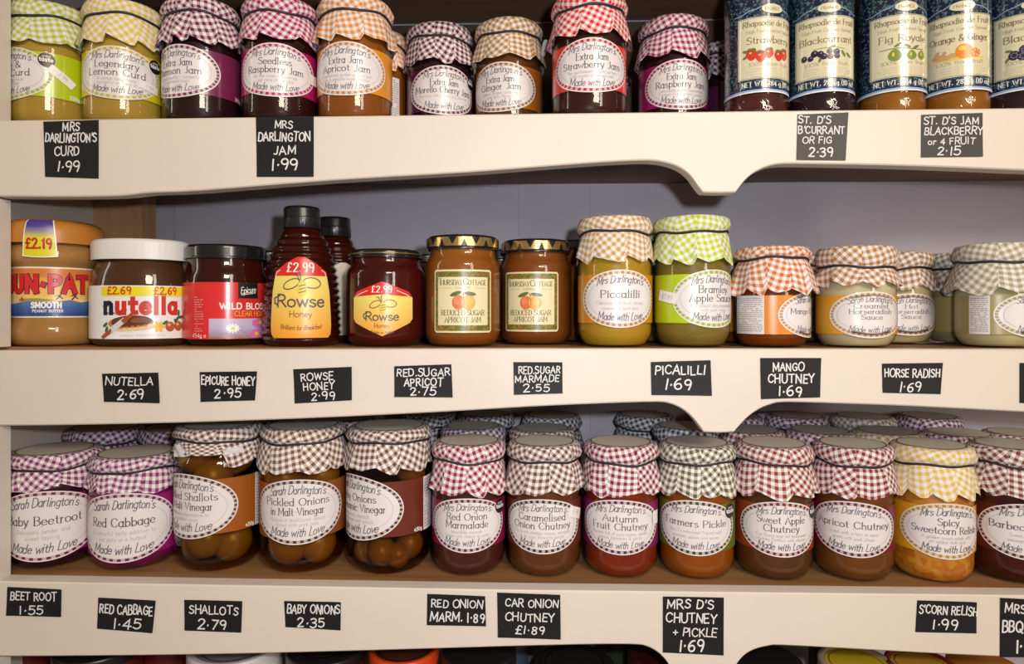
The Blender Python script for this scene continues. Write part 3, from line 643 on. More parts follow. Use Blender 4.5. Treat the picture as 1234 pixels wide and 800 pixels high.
cloth_jar(150, 1, 'curd_jar', 'yellow lemon curd jar with a round black award badge on its label', 'curd jar', MATS['filling_curd'], C_LEM, YEL, (.50, .42, .05), [('Legendary', .95), ('Lemon Curd', 1.25)], ['A unique tangy taste', 'wonderful on toast or'], rel=-11, badge=True, sticker=(0.030, -0.009, 0.020, 0.008, -0.2, '1 99'), group=JG, seed=5, fill_name='curd', R=0.0375)
cloth_jar(244, 1, 'jam_jar', 'dark damson jam jar with plum label turned to show its small print', 'jam jar', content_mat('damson', (.012, .004, .005), (.026, .006, .007), 20), C_DAM, DAM, C_DAM, [('Extra Jam', .8), ('Damson Jam', 1.2)], ['A classic quality - wonderful', 'on buttered toast'], rel=-40, info=(0.0745, 0.022), weight=('340g', 0.066), group=JG, seed=6, R=0.0375)
cloth_jar(338, 1, 'jam_jar', 'dark seedless raspberry jam jar with a magenta label and small white sticker', 'jam jar', content_mat('raspberry', (.016, .004, .005), (.032, .006, .006), 20), C_RAS, MAG, C_RAS, [('Seedless', .75), ('Raspberry Jam', 1.30)], ['All the sweet raspberries', 'and none of the pips'], rel=-8, sticker=(0.043, -0.002, 0.012, 0.010, 0.0, ''), group=JG, seed=8, R=0.0375)
cloth_jar(428, 1, 'jam_jar', 'orange apricot jam jar with orange label at the front of the shelf', 'jam jar', content_mat('apricot', (.28, .085, .012), (.20, .055, .008), 16), C_APR, APR, (.50, .20, .05), [('Extra Jam', .8), ('Apricot Jam', 1.15)], ['A preserved golden apricot jam', 'with a delicate sweet flavour'], rel=-15, group=JG, seed=9, R=0.0375)
t, L, v = cloth_jar(452, 1, 'jam_jar', 'apricot jam jar half hidden behind the front apricot jar, back label showing', 'jam jar', MATS['filling_apricot'], C_APR, APR, C_APR, [('Apricot Jam', 1.15)], [], rel=-110, info=(0.034 * 1.62, 0.045), Yf=0.100, group=JG, seed=10)
cloth_jar(530, 1, 'jam_jar', 'morello cherry jam jar with dark plum label, set back from the shelf edge', 'jam jar', content_mat('cherry', (.012, .004, .008), (.03, .006, .010), 20), C_MOR, MOR, C_MOR, [('Extra Jam', .75), ('Morello Cherry Jam', 1.55)], ['Bursting with sweet juicy cherries'], rel=8, Yf=0.088, badge=True, group=JG, seed=12, R=0.0365)
t, L, v = cloth_jar(613.5, 1, 'jam_jar', 'brown ginger jam jar with ochre label and ochre gingham cap', 'jam jar', content_mat('ginger', (.115, .042, .008), (.07, .025, .005), 16), C_GIN, GIN, (.28, .11, .03), [('Extra Jam', .75), ('Ginger Jam', 1.1)], ['Warm, ginger, aromatic', 'and spicy flavour'], rel=-16, Yf=0.080, tail=6, group=JG, seed=13, R=0.0365)
flap(t, v + 1.15, .0400, .092, .018, .016, .006)
cloth_jar(710, 1, 'jam_jar', 'strawberry jam jar with bright red label and red gingham cap', 'jam jar', content_mat('strawberry', (.024, .007, .005), (.045, .011, .007), 20), C_STR, STR, (.42, .012, .03), [('Extra Jam', .75), ('Strawberry Jam', 1.40)], ['The quintessential jam perfect', 'with cream or served with'], rel=5, group=JG, seed=14, R=0.0372)
cloth_jar(811, 1, 'jam_jar', 'raspberry jam jar with magenta label set back beside the navy-labelled jars', 'jam jar', MATS['filling_raspberry'], (.32, .012, .11), MAG, (.26, .008, .09), [('Extra Jam', .75), ('Raspberry Jam', 1.30)], ['Deliciously sweet raspberries', 'Perfect in a Victoria sponge'], rel=15, Yf=0.080, group=JG, seed=15, R=0.0370)
cloth_jar(716, 1, 'jam_jar', 'dark jam jar almost hidden behind the strawberry jam jar', 'jam jar', MATS['filling_cherry'], C_MOR, mat('grey_violet_label', (.16, .14, .22), 0.4), simple=True, Yf=0.145, group=JG, seed=16)
cloth_jar(872, 1, 'jam_jar', 'dark jam jar in shadow between the raspberry jar and the navy-labelled jars', 'jam jar', MATS['filling_cherry'], C_MOR, MOR, simple=True, Yf=0.15, group=JG, seed=17)
cloth_jar(310, 1, 'jam_jar', 'jam jar behind the damson and seedless raspberry jars', 'jam jar', MATS['filling_cherry'], C_DAM, DAM, simple=True, Yf=0.115, group=JG, seed=18)

# ------------------------------------------------------------------ top shelf: tall fruit spreads with navy labels
NAVY = speckle('navy_floral_print', (.006, .010, .038), (.010, .016, .05), (.085, .17, .175), 620, 0.3, 0.8)
PANEL = mat('cream_panel_paper', (.70, .66, .46), 0.22, 0.5, 0.8); PALEBLUE = mat('pale_blue_edge', (.30, .45, .72), 0.3); NAVYF = mat('navy_line', (.012, .016, .06), 0.3)
REDF = mat('red_fruit_print', (.62, .045, .02), 0.3); GREENF = mat('leaf_green_print', (.14, .20, .04), 0.3); BERRY = mat('dark_berry_print', (.025, .012, .045), 0.3); FIGF = mat('fig_green_print', (.19, .26, .055), 0.3)
ORANGEF = mat('orange_fruit_print', (.75, .22, .012), 0.3); TANF = mat('ginger_tan_print', (.55, .33, .17), 0.3); YELF = mat('yellow_print', (.75, .52, .05), 0.3); HIL = mat('fruit_shine_print', (.75, .42, .25), 0.3); SHINE2 = mat('berry_shine_print', (.20, .17, .30), 0.3)
BROWNINK = mat('brown_serif_ink', (.21, .14, .07), 0.4); PALEINK = mat('pale_serif_ink', (.42, .36, .24), 0.4)
def spread_jar(px, title, fruit, filling, rel, label, seed):
    R = 0.0300; (loc, view) = at_px(px, 0.024, R, Z1 + 0.0001)
    t = thing('fruit_spread_jar', label, 'fruit spread jar', loc, 'tall fruit spread jars with navy floral labels')
    prof = rounded([(0.0005, 0.001, 0), (0.0265, 0, 0.003), (0.0308, 0.006, 0.006), (0.0308, 0.018, 0.006), (R - 0.0002, 0.0235, 0.004), (R - 0.0002, 0.128, 0.01), (0.026, 0.140, 0.006), (0.026, 0.150, 0), (0.0005, 0.150, 0)], 5)
    lathe(prof, 120, 1, lambda a, r, z: 1 + (0.018 * max(0, sin(20 * a + z * 420)) if 0.004 < z < 0.019 else 0)).build('glass_jar', GLASS, t)
    lathe([(max(0.0004, r - 0.0016), z * 0.985 + 0.001) for r, z in prof], 48).build('fruit_spread', filling, t)
    lathe(rounded([(0.0275, 0.141, 0), (0.0282, 0.142, 0.001), (0.0282, 0.157, 0.002), (0.0004, 0.158, 0)], 3), 48).build('lid', mat('black_lid', (.012, .012, .013), 0.3, 0.5, 0.3), t)
    a0 = view + RAD(rel); s = cyl(R, a0, 0.0); m = MB(); lim = R * 2.5
    patch(m, s, -lim, lim, 0.0270, 0.126, 0.0003, 0, 70, 1)
    patch(m, s, -lim, lim, 0.0262, 0.0280, 0.0005, 1, 70, 1); patch(m, s, -lim, lim, 0.0250, 0.0262, 0.0005, 2, 70, 1)
    patch(m, s, -lim, lim, 0.0285, 0.0295, 0.0005, 3, 70, 1)
    lab = m.build('paper_label', [NAVY, PALEBLUE, WHITE, NAVYF], t)
    h = R * RAD(57); p = MB(); patch(p, s, -h - 0.0010, h + 0.0010, 0.0375, 0.0978, 0.0006, 1, 30, 1); patch(p, s, -h - 0.0006, h + 0.0006, 0.0380, 0.0973, 0.0008, 0, 30, 1)
    fr = [(-h + .0006, .0388), (h - .0006, .0388), (h - .0006, .0965), (-h + .0006, .0965), (-h + .0006, .0388)]
    for a, b in zip(fr[:-1], fr[1:]): ribbon(p, [([(a[0] + (b[0] - a[0]) * i / 12, a[1] + (b[1] - a[1]) * i / 12) for i in range(13)], [.0003] * 13)], s, 0.0010, 1)
    pan = p.build('cream_panel', [PANEL, NAVYF], lab)
    x = MB(); o = 0.0011
    ribbon(x, letters('Rhapsodie de Fruit', 'serif', 0.0054, 0.001, 0.0885, width=h * 1.78), s, o, 0); ribbon(x, letters('High Fruit Content Spread', 'serif', 0.0030, 0.001, 0.0820, width=h * 1.55), s, o, 1)
    ribbon(x, letters(title, 'serif', 0.0064, 0, 0.0718, width=h * min(1.7, 0.148 * len(title))), s, o, 0); ribbon(x, letters('100% from fruit', 'serif', 0.0038, 0, 0.0500, width=h * 1.35), s, o, 1)
    for k, wd in enumerate((1.3, 1.5, 1.45, 1.2)): ribbon(x, letters('Sweetened only with fruit juice', 'light', 0.0016, 0, 0.0468 - k * 0.0024, width=h * wd), s, o, 1)
    x.build('lettering', [BROWNINK, PALEINK], pan)
    y = MB(); ribbon(y, letters('NET WT. 284 g (10 oz)', 'boldserif', 0.0044, 0.001, 0.0310, width=h * 1.86), s, 0.0007, 0); y.build('net_weight_lettering', WHITE, lab); y = MB()
    arch = [(-h * 1.15 + 2.3 * h * i / 40, 0.1035 + 0.0035 * cos((i / 20 - 1) * pi * 1.0) + 0.001 * abs(sin((i / 20 - 1) * pi * 2.5))) for i in range(41)]
    ribbon(y, [(arch, [.0007] * 41)], s, 0.0007, 0)
    fb = MB(); blob(fb, s, ell(0.002, 0.1048, 0.0105, 0.0046, 24), 0.0009, 0); ribbon(fb, letters('FRANCE', 'serif', 0.0028, 0.002, 0.1034, width=0.0150), s, 0.0011, 1); fb.build('oval_badge', [PANEL, BROWNINK], lab)
    y.build('scroll_line', PALEBLUE, lab)
    f = MB(); FM = [REDF, GREENF, BERRY, FIGF, ORANGEF, TANF, YELF, HIL, BROWNINK, SHINE2]
    rr = random.Random(seed)
    if fruit == 'strawberry':
        for (u, v, r) in ((-.0175, .0615, .0052), (-.0095, .0590, .0050), (-.0020, .0620, .0046), (.0080, .0600, .0048), (.0150, .0618, .0050)):
            blob(f, s, [(u + r * 1.0 * cos(q) * (1 - .28 * (sin(q) < 0) * abs(sin(q))), v + r * 1.1 * sin(q)) for q in [2 * pi * i / 20 for i in range(20)]], 0.0010 + u * .004, 0)
            blob(f, s, ell(u - r * .2, v + r * .3, r * .25, r * .2, 8), 0.0013, 7)
            for w in (-1, 0, 1): blob(f, s, ell(u + w * r * .45, v + r * .95, r * .42, r * .20, 8, w * -.6), 0.0014, 1)
        blob(f, s, ell(-.0225, .0600, .0036, .0015, 10, .5), 0.0009, 1); blob(f, s, ell(-.0225, .0650, .0036, .0015, 10, -.2), 0.0009, 1)
    elif fruit == 'currant':
        ribbon(f, [([(-.012, .0660), (-.002, .0665), (.008, .0670), (.016, .0655)], [.0006] * 4)], s, 0.0009, 1)
        for (u, v, r) in ((-.0205, .0590, .0030), (-.0145, .0580, .0027), (-.0110, .0620, .0033), (-.0060, .0610, .0031), (-.0030, .0585, .0030), (.0020, .0630, .0027), (.0025, .0580, .0029), (.0080, .0625, .0030), (.0085, .0585, .0027)):
            blob(f, s, ell(u, v, r, r, 16), 0.0010 + (u + .03) * .004, 2); blob(f, s, ell(u + .0006, v + .0008, r * .35, r * .3, 8), 0.0014, 9)
        for (u, v, q) in ((-.006, .0565, 1.2), (.0150, .0610, -1.0), (.004, .0672, .3), (.021, .0600, -.6)): blob(f, s, ell(u, v, .0038, .0014, 10, q), 0.0009, 1)
    elif fruit == 'fig':
        ribbon(f, [([(-.021, .0650), (-.006, .0655), (.008, .0640), (.018, .0645)], [.0008] * 4)], s, 0.0009, 8)
        for (u, v, r) in ((-.0085, .0590, .0058), (.0060, .0585, .0046), (.0165, .0590, .0044)):
            blob(f, s, [(u + r * cos(q) * (1 - .3 * max(0, sin(q))), v + r * 1.0 * sin(q)) for q in [2 * pi * i / 20 for i in range(20)]], 0.0011, 3); blob(f, s, ell(u - r * .25, v + r * .1, r * .22, r * .4, 8), 0.0013, 6)
        for (u, v, q) in ((-.006, .0685, .5), (.002, .0670, -.4), (.010, .0660, .5)): blob(f, s, ell(u, v, .0038, .0013, 10, q), 0.0010, 1)
    elif fruit == 'orange':
        blob(f, s, ell(0, .0555, .022, .0013, 20), 0.0009, 6)
        for (u, v, a, b, q) in ((-.0165, .0590, .0068, .0030, -.1), (-.0095, .0580, .0050, .0024, .3), (-.0185, .0630, .0026, .0018, 1.0), (-.0050, .0590, .0036, .0020, -.5), (-.0125, .0625, .0018, .0016, .5)): blob(f, s, ell(u, v, a, b, 14, q), 0.0010, 5)
        blob(f, s, ell(.0030, .0620, .0068, .0068, 24), 0.0012, 4); blob(f, s, ell(.0010, .0645, .0030, .0024, 12), 0.0013, 6); blob(f, s, ell(.0120, .0600, .0050, .0042, 16), 0.0010, 4)
        for q in range(6): blob(f, s, ell(.0125 + .003 * cos(q), .0600 + .0026 * sin(q), .0012, .0009, 8, q), 0.0013, 7)
    else:
        for (u, v, r) in ((-.0135, .0590, .0044), (-.0055, .0630, .0046), (-.0070, .0575, .0044), (.003, .0605, .0044), (.010, .0590, .0042)):
            blob(f, s, ell(u, v, r, r * 1.02, 18), 0.0010 + (u + .03) * .004, 2)
            for q in range(7): blob(f, s, ell(u + r * .55 * cos(q * .9), v + r * .55 * sin(q * .9), r * .2, r * .2, 6), 0.0014, 9)
        for (u, v, q) in ((-.0185, .0560, .8), (-.0175, .0640, -.2), (.000, .0665, .4)): blob(f, s, ell(u, v, .0032, .0013, 10, q), 0.0009, 1)
    f.build('fruit_picture', FM, pan)
FS = content_mat('redspread', (.045, .008, .008), (.09, .02, .015), 60); FB = content_mat('blackspread', (.014, .006, .010), (.03, .01, .014), 60); FO = content_mat('goldspread', (.33, .125, .012), (.22, .075, .008), 60)
spread_jar(911, 'Strawberry', 'strawberry', FS, 26, 'tall navy-labelled fruit spread jar with red strawberries on its cream panel', 1)
spread_jar(989, 'Blackcurrant', 'currant', FB, 11, 'tall navy-labelled fruit spread jar with a sprig of blackcurrants on its panel', 2)
spread_jar(1074, 'Fig Royale', 'fig', FO, 22, 'tall navy-labelled fruit spread jar with green figs on its panel', 3)
spread_jar(1150, 'Orange & Ginger', 'orange', FO, 9, 'tall navy-labelled fruit spread jar with an orange and ginger root pictured', 4)
spread_jar(1228, 'Blackberry', 'blackberry', FB, 19, 'tall navy-labelled fruit spread jar with blackberries, last on the top shelf', 5)

# ------------------------------------------------------------------ middle shelf: spreads and honeys
def rzf(prof):
    def f(z):
        for (r0, z0), (r1, z1) in zip(prof[:-1], prof[1:]):
            if z0 <= z <= z1 and z1 > z0: return r0 + (r1 - r0) * (z - z0) / (z1 - z0)
        return prof[-1][0]
    return f
def ribbed(n, amp): return lambda a, r, z: 1 + amp * (1 if int(a * n / pi) % 2 else -1)

# peanut butter
R = 0.0440; loc, view = at_px(66, 0.020, R, Z2 + 0.0001)
t = thing('peanut_butter_jar', 'waisted jar of smooth peanut butter with orange lid at the left end of the shelf', 'peanut butter jar', loc)
pbp = rounded([(0.0005, 0.001, 0), (0.038, 0, 0.005), (0.0435, 0.008, 0.006), (0.0440, 0.018, 0.008), (0.0385, 0.029, 0.006), (0.0385, 0.079, 0.006), (0.0448, 0.087, 0.006), (0.0448, 0.097, 0.006), (0.039, 0.104, 0.004), (0.039, 0.108, 0), (0.0005, 0.108, 0)], 5)
lathe(pbp, 64).build('glass_jar', GLASS, t)
lathe([(max(.0004, r - .0012), z) for r, z in pbp], 56).build('peanut_butter', content_mat('peanut', (.42, .215, .065), (.36, .175, .05), 14), t)
lathe(rounded([(0.0445, 0.1035, 0), (0.0457, 0.1035, 0.0006), (0.0457, 0.116, 0.002), (0.0435, 0.1245, 0.006), (0.034, 0.1285, 0.004), (0.0004, 0.129, 0)], 5), 64).build('lid', mat('orange_plastic_lid', (.50, .19, .032), 0.38, 0.4), t)
s = cyl(0.0385, view - RAD(4), 0.0)
m = MB(); patch(m, s, -.105, .105, .0285, .0795, .0004, 1, 60, 1); patch(m, s, -.105, .105, .0298, .0780, .0006, 0, 60, 4)
SUNM = uvramp('sunburst_print', [(0.0, (.72, .55, .28)), (.35, (.84, .70, .42)), (.62, (.78, .50, .12)), (.85, (.80, .45, .06)), (1, (.62, .20, .04))], 1, 0.35, 7)
lab = m.build('paper_label', [SUNM, WHITE], t)
m = MB(); BLUEP = uvramp('blue_hill_print', [(0, (.02, .035, .16)), (.6, (.05, .12, .36)), (1, (.12, .18, .34))], 1, 0.2, 9)
hill = [(-.055, .0300), (.055, .0300), (.055, .0405), (.044, .0420), (.034, .0455), (.026, .0440), (.016, .0465), (.006, .0450), (-.006, .0440), (-.020, .0450), (-.034, .0430), (-.055, .0400)]
blob(m, s, dense(hill, 5), .0009, 0)
blob(m, s, dense([(-.03, .0445), (-.01, .0440), (.004, .0462), (-.012, .0480), (-.03, .0475)], 4), .0008, 1)
blob(m, s, dense([(-.0285, .0455), (-.0235, .0455), (-.0265, .0500)], 4), .0010, 3)
for cx in (.006, .0195):
    ribbon(m, [([(cx - .002, .0470), (cx, .0495), (cx + .0018, .0520)], [.0012] * 3), ([(cx + .0005, .0500), (cx + .003, .0480)], [.001] * 2), ([(cx - .003, .0505), (cx + .0005, .0512)], [.0008] * 2)], s, .0010, 2); blob(m, s, ell(cx + .0022, .0535, .0010, .0010, 8), .0010, 2)
m.build('landscape_picture', [BLUEP, mat('hill_green_print', (.30, .28, .06), .4), NAVYF, REDF], lab)
m = MB(); SP = letters('SUN\u00b7PAT', 'heavy', 0.0155, -.006, .0545, width=.082)
ribbon(m, [(p, [w * 1.35 for w in ws]) for p, ws in SP], s, .0010, 0); ribbon(m, SP, s, .0013, 1)
ribbon(m, letters('SMOOTH', 'heavy', .0052, -.004, .0385, width=.026), s, .0013, 2); ribbon(m, letters('PEANUT BUTTER', 'bold', .0024, -.003, .0340, width=.026), s, .0013, 2)
m.build('lettering', [mat('plum_outline', (.12, .012, .06), .4), mat('title_red', (.60, .022, .025), .35), WHITE], lab)
st = rzf([(0.0450, .088), (.0452, .097), (.0462, .1035), (0.0460, .116), (.0442, .1245), (.0400, .1272)]); s2 = cyl(0.0457, view - RAD(16), 0, 1, st)
m = MB(); shp = lambda k: (lambda u, v, a, b: (u * (1.0 - 0.22 * b) + 0.0, v - 0.0012 * (1 - (2 * a - 1) ** 2) * (1 - b)))
patch(m, s2, -.0155, .0155, .0895, .1262, .0008, 1, 10, 12, shp(0)); patch(m, s2, -.0142, .0142, .0905, .1262, .0011, 0, 10, 12, shp(0))
STM = uvramp('sticker_gradient', [(0, (.70, .62, .01)), (.5, (.72, .64, .02)), (.66, (.30, .28, .30)), (.82, (.075, .05, .30)), (1, (.07, .05, .28))], 1)
st1 = m.build('price_sticker', [STM, WHITE], t)
m = MB(); ribbon(m, letters('\u00a32.19', 'bold', .0095, 0, .0975, width=.0225), s2, .0014, 0); m.build('lettering', mat('price_red', (.50, .03, .02), .4), st1)

# chocolate hazelnut spread
R = 0.0490; KY = 0.80
Y = 0.020 + R * KY; X = PX(170, Y); view = math.atan2(CAMX - X, Y - CAMY)
def spread(loc, label, w=1.0):
    t = thing('chocolate_spread_jar', label, 'chocolate spread jar', loc)
    pr = rounded([(0.0005, 0.001, 0), (0.042, 0, 0.004), (0.0485, 0.005, 0.005), (0.0490, 0.060, 0.012), (0.0455, 0.076, 0.010), (0.0415, 0.086, 0.003), (0.0415, 0.092, 0), (0.0005, 0.092, 0)], 6)
    pr = [(r * w, z) for r, z in pr]; o = lathe(pr, 72, KY).build('glass_jar', GLASS, t); lathe([(max(.0004, r - .0012), z) for r, z in pr], 64, KY).build('chocolate_spread', content_mat('cocoa', (.075, .030, .012), (.06, .022, .009), 14), t)
    lathe(rounded([(0.0465, 0.0868, 0), (0.0478, 0.0868, 0.0005), (0.0478, 0.1045, 0.0015), (0.0455, 0.1075, 0.002), (0.0004, 0.1078, 0)], 4) if w == 1 else [(r * w, z) for r, z in rounded([(0.0465, 0.0868, 0), (0.0478, 0.0868, 0.0005), (0.0478, 0.1045, 0.0015), (0.0455, 0.1075, 0.002), (0.0004, 0.1078, 0)], 4)], 180, KY, lambda a, r, z: 1 + (0.006 * (int(a / (2 * pi) * 90) % 2 if False else (1 if sin(90 * a) > 0 else 0)) if z > .088 and z < .1045 and r > .04 else 0)).build('lid', mat('white_plastic_lid', (.72, .70, .68), 0.4, 0.4), t)
    return t
t = spread((X, Y, Z2 + 0.0001), 'wide chocolate hazelnut spread jar with white ribbed lid and white label')
def sN(u, v, off, a0=view * 0.9):
    a = a0 + u / R; return ((R + off) * sin(a), -KY * (R + off) * cos(a), v)
m = MB(); patch(m, sN, -.09, .09, .0075, .0605, .0004, 0, 60, 1); lab = m.build('paper_label', mat('white_label', (.78, .76, .76), .3), t)
m = MB(); ban = dense([(-.042, .0515), (-.0395, .0500), (.0395, .0500), (.042, .0515), (.042, .0595), (-.042, .0595)], 8); blob(m, sN, ban, .0008, 0)
for cu in (-.022, .022): ribbon(m, letters('\u00a32.69', 'bold', .0070, cu, .0520, width=.0245), sN, .0011, 1)
m.build('price_banner', [mat('yellow_banner', (.76, .66, .012), .35), mat('price_red2', (.55, .05, .02), .4)], lab)
m = MB(); wn = letters('nutella', 'heavy', .0168, -.0005, .0330, width=.076); nn = [q for q in wn if max(p[0] for p in q[0]) < -.0265]; rest = [q for q in wn if q not in nn]
ribbon(m, nn, sN, .0008, 0); ribbon(m, rest, sN, .0008, 1); ribbon(m, letters('FERRERO', 'bold', .0020, -.031, .0318, width=.015), sN, .0008, 0); ribbon(m, letters('HAZELNUT SPREAD WITH COCOA', 'sans', .0020, 0, .0100, width=.042), sN, .0008, 2)
m.build('lettering', [mat('near_black_blue', (.012, .010, .035), .35), mat('nutty_red', (.55, .030, .022), .35), GREYINK], lab)
m = MB(); BR = mat('bread_crust_print', (.45, .20, .05), .35); CRU = mat('bread_print', (.72, .52, .28), .35); CHO = mat('cocoa_print', (.12, .035, .015), .35)
blob(m, sN, ell(-.012, .0235, .0215, .0070, 28, .05), .0008, 0); blob(m, sN, ell(-.010, .0190, .0215, .0038, 28, .06), .0009, 1); blob(m, sN, ell(-.011, .0248, .0190, .0060, 28, .05), .0010, 2); blob(m, sN, ell(-.004, .0262, .0075, .0026, 20, .1), .0011, 3)
for q in range(6): blob(m, sN, ell(-.026 + q * .0055, .0178 + .0006 * q, .0022, .0010, 10), .0011, 0)
ribbon(m, [([(-.029, .0165), (-.018, .0255)], [.0060, .0050])], sN, .0012, 4); ribbon(m, [([(-.0175, .0255), (-.0110, .0310)], [.0040, .0036])], sN, .0013, 5); ribbon(m, [([(-.039, .0095), (-.031, .0150)], [.0038, .0042])], sN, .0012, 5)
blob(m, sN, [(.0145 + (.0050 + .0012 * cos(6 * q)) * cos(q), .0195 + (.0050 + .0012 * cos(6 * q)) * sin(q)) for q in [2 * pi * i / 48 for i in range(48)]], .0012, 6)
for cu, cv in ((.0260, .0195), (.0360, .0200)): blob(m, sN, ell(cu, cv, .0052, .0050, 18), .0012, 7); blob(m, sN, ell(cu - .0012, cv + .0018, .0018, .0014, 10), .0014, 8)
for u, v, q in ((.0345, .0270, .9), (.0390, .0290, .2), (.0365, .0330, 1.5), (.0210, .0235, .5), (-.0350, .0170, 1.2), (-.0365, .0215, .7), (.0325, .0245, 2.0)): blob(m, sN, ell(u, v, .0034, .0016, 10, q), .0011, 9)
ribbon(m, [([(.034, .024), (.036, .030), (.0358, .0365)], [.0006] * 3)], sN, .0010, 9)
m.build('bread_picture', [BR, CRU, CHO, mat('cocoa_gloss_print', (.24, .08, .035), .3), mat('knife_blade_print', (.62, .60, .60), .3), mat('knife_handle_print', (.32, .07, .03), .35), mat('flower_yellow_print', (.78, .45, .02), .35), mat('hazelnut_print', (.42, .10, .03), .35), HIL, mat('leaf_print', (.05, .12, .03), .35)], lab)
spread((PX(259, 0.17), 0.17, Z2 + 0.0001), 'white-lidded jar behind the chocolate spread and the red-labelled honey', .72)
spread((PX(454, 0.19), 0.19, Z2 + 0.0001), 'white-lidded jar hidden behind the hexagon-label honey jar', .62)

# honeys
HONEY = content_mat('honey', (.022, .004, .002), (.055, .006, .003), 9, 0.3, 0.2)
HONEYR = content_mat('honeyred', (.030, .004, .003), (.085, .006, .003), 9, 0.3, 0.2)
BLK = mat('black_metal_lid', (.010, .010, .011), 0.22, 0.5, 0.4)
def honey_jar(loc, R, label, lidR, z_sh, z_lid0, z_lid1, lid_mats=None, filling=HONEY, name='honey_jar', cat='honey jar', gold=False, group=None, fname='honey'):
    t = thing(name, label, cat, loc, group)
    body(t, R, z_sh, z_lid0 - 0.006, lidR - 0.0025, filling, fname, rb=0.010, top=z_lid1 - 0.003)
    lid = lathe(rounded([(lidR - 0.0012, z_lid0, 0), (lidR, z_lid0, 0.0004), (lidR, z_lid0 + 0.0014, 0.0004), (lidR - 0.0006, z_lid0 + 0.0022, 0.0004), (lidR - 0.0006, z_lid1 - 0.002, 0.0015), (lidR - 0.003, z_lid1, 0.001), (lidR - 0.006, z_lid1 - 0.001, .0005), (0.0004, z_lid1 - 0.001, 0)], 4), 72).build('lid', lid_mats or BLK, t)
    return t, lid
R = 0.0420; loc, view = at_px(273, 0.030, R, Z2 + 0.0001)
t, lid = honey_jar(loc, R, 'dark honey jar with bright red flower-picture label and black lid', .0405, .070, .0885, .1030)
s = cyl(R, view + RAD(3), 0); m = MB(); patch(m, s, -.085, .085, .0070, .0640, .0004, 0, 56, 1); lab = m.build('paper_label', mat('crimson_label', (.60, .018, .028), .22, noise=(30, (.68, .04, .04), .3)), t)
m = MB(); patch(m, s, .0085, .0300, .0480, .0640, .0008, 0, 8, 1); ribbon(m, letters('Epicure', 'script', .0062, .0190, .0535, width=.0165, rot=.10), s, .0011, 1); ribbon(m, [([(.0115, .0515), (.0265, .0535)], [.0007, .0004])], s, .0011, 1); m.build('brand_panel', [BLACK, WHITE], lab)
m = MB(); ribbon(m, letters('WILD BLOSSOM', 'bold', .0058, .0245, .0372, width=.066), s, .0008, 0); ribbon(m, letters('CLEAR HONEY', 'sans', .0050, .0250, .0300, width=.040, wmul=1.3), s, .0008, 1)
ribbon(m, letters('454g e', 'sans', .0040, -.0290, .0088), s, .0008, 0)
rr = random.Random(5)
tiny_lines(m, s, -.0340, -.0240, .014, .050, 15, .0008, rr, 2)
m.build('lettering', [WHITE, mat('gold_print', (.72, .42, .03), .4), mat('pale_red_print', (.70, .22, .2), .4)], lab)
m = MB(); MEADOW = uvramp('meadow_print', [(0, (.20, .14, .05)), (.3, (.26, .20, .10)), (.5, (.40, .25, .42)), (.8, (.45, .42, .62)), (1, (.52, .44, .62))], 1, 0.55, 6)
patch(m, s, -.0185, .0560, .0075, .0275, .0008, 0, 26, 4)
for q in range(12): blob(m, s, ell(.0035 + .0042 * cos(q * pi / 6), .0178 + .0026 * sin(q * pi / 6), .0026, .0010, 8, q * pi / 6), .0011, 1)
blob(m, s, ell(.0035, .0178, .0019, .0014, 12), .0014, 2)
for (cu, cv, rr_, mi) in ((.0330, .0235, .011, 3), (.0280, .0120, .009, 3), (.0430, .0150, .010, 3)):
    for q in range(9): blob(m, s, ell(cu + rr_ * .55 * cos(q * .7), cv * .0 + max(.0095, min(.0255, cv + rr_ * .35 * sin(q * .7))), rr_ * .45, rr_ * .18, 10, q * .7 if False else .2), .0010 + q * .00002, mi)
    blob(m, s, ell(cu, cv, .0028, .0018, 12), .0014, 2)
m.build('flower_picture', [MEADOW, WHITE, YELF, mat('pink_petal_print', (.62, .16, .42), .4)], lab)
loc2, _ = at_px(326, 0.105, R, Z2 + 0.0001)
t2, lid = honey_jar(loc2, R, 'dark red honey jar with black lid behind the squeezy honey bottle', .0405, .070, .0885, .1030, filling=HONEYR)
m = MB(); patch(m, cyl(R, 0, 0), -.085, .085, .007, .064, .0004, 0, 56, 1); m.build('paper_label', MATS['crimson_label'], t2)

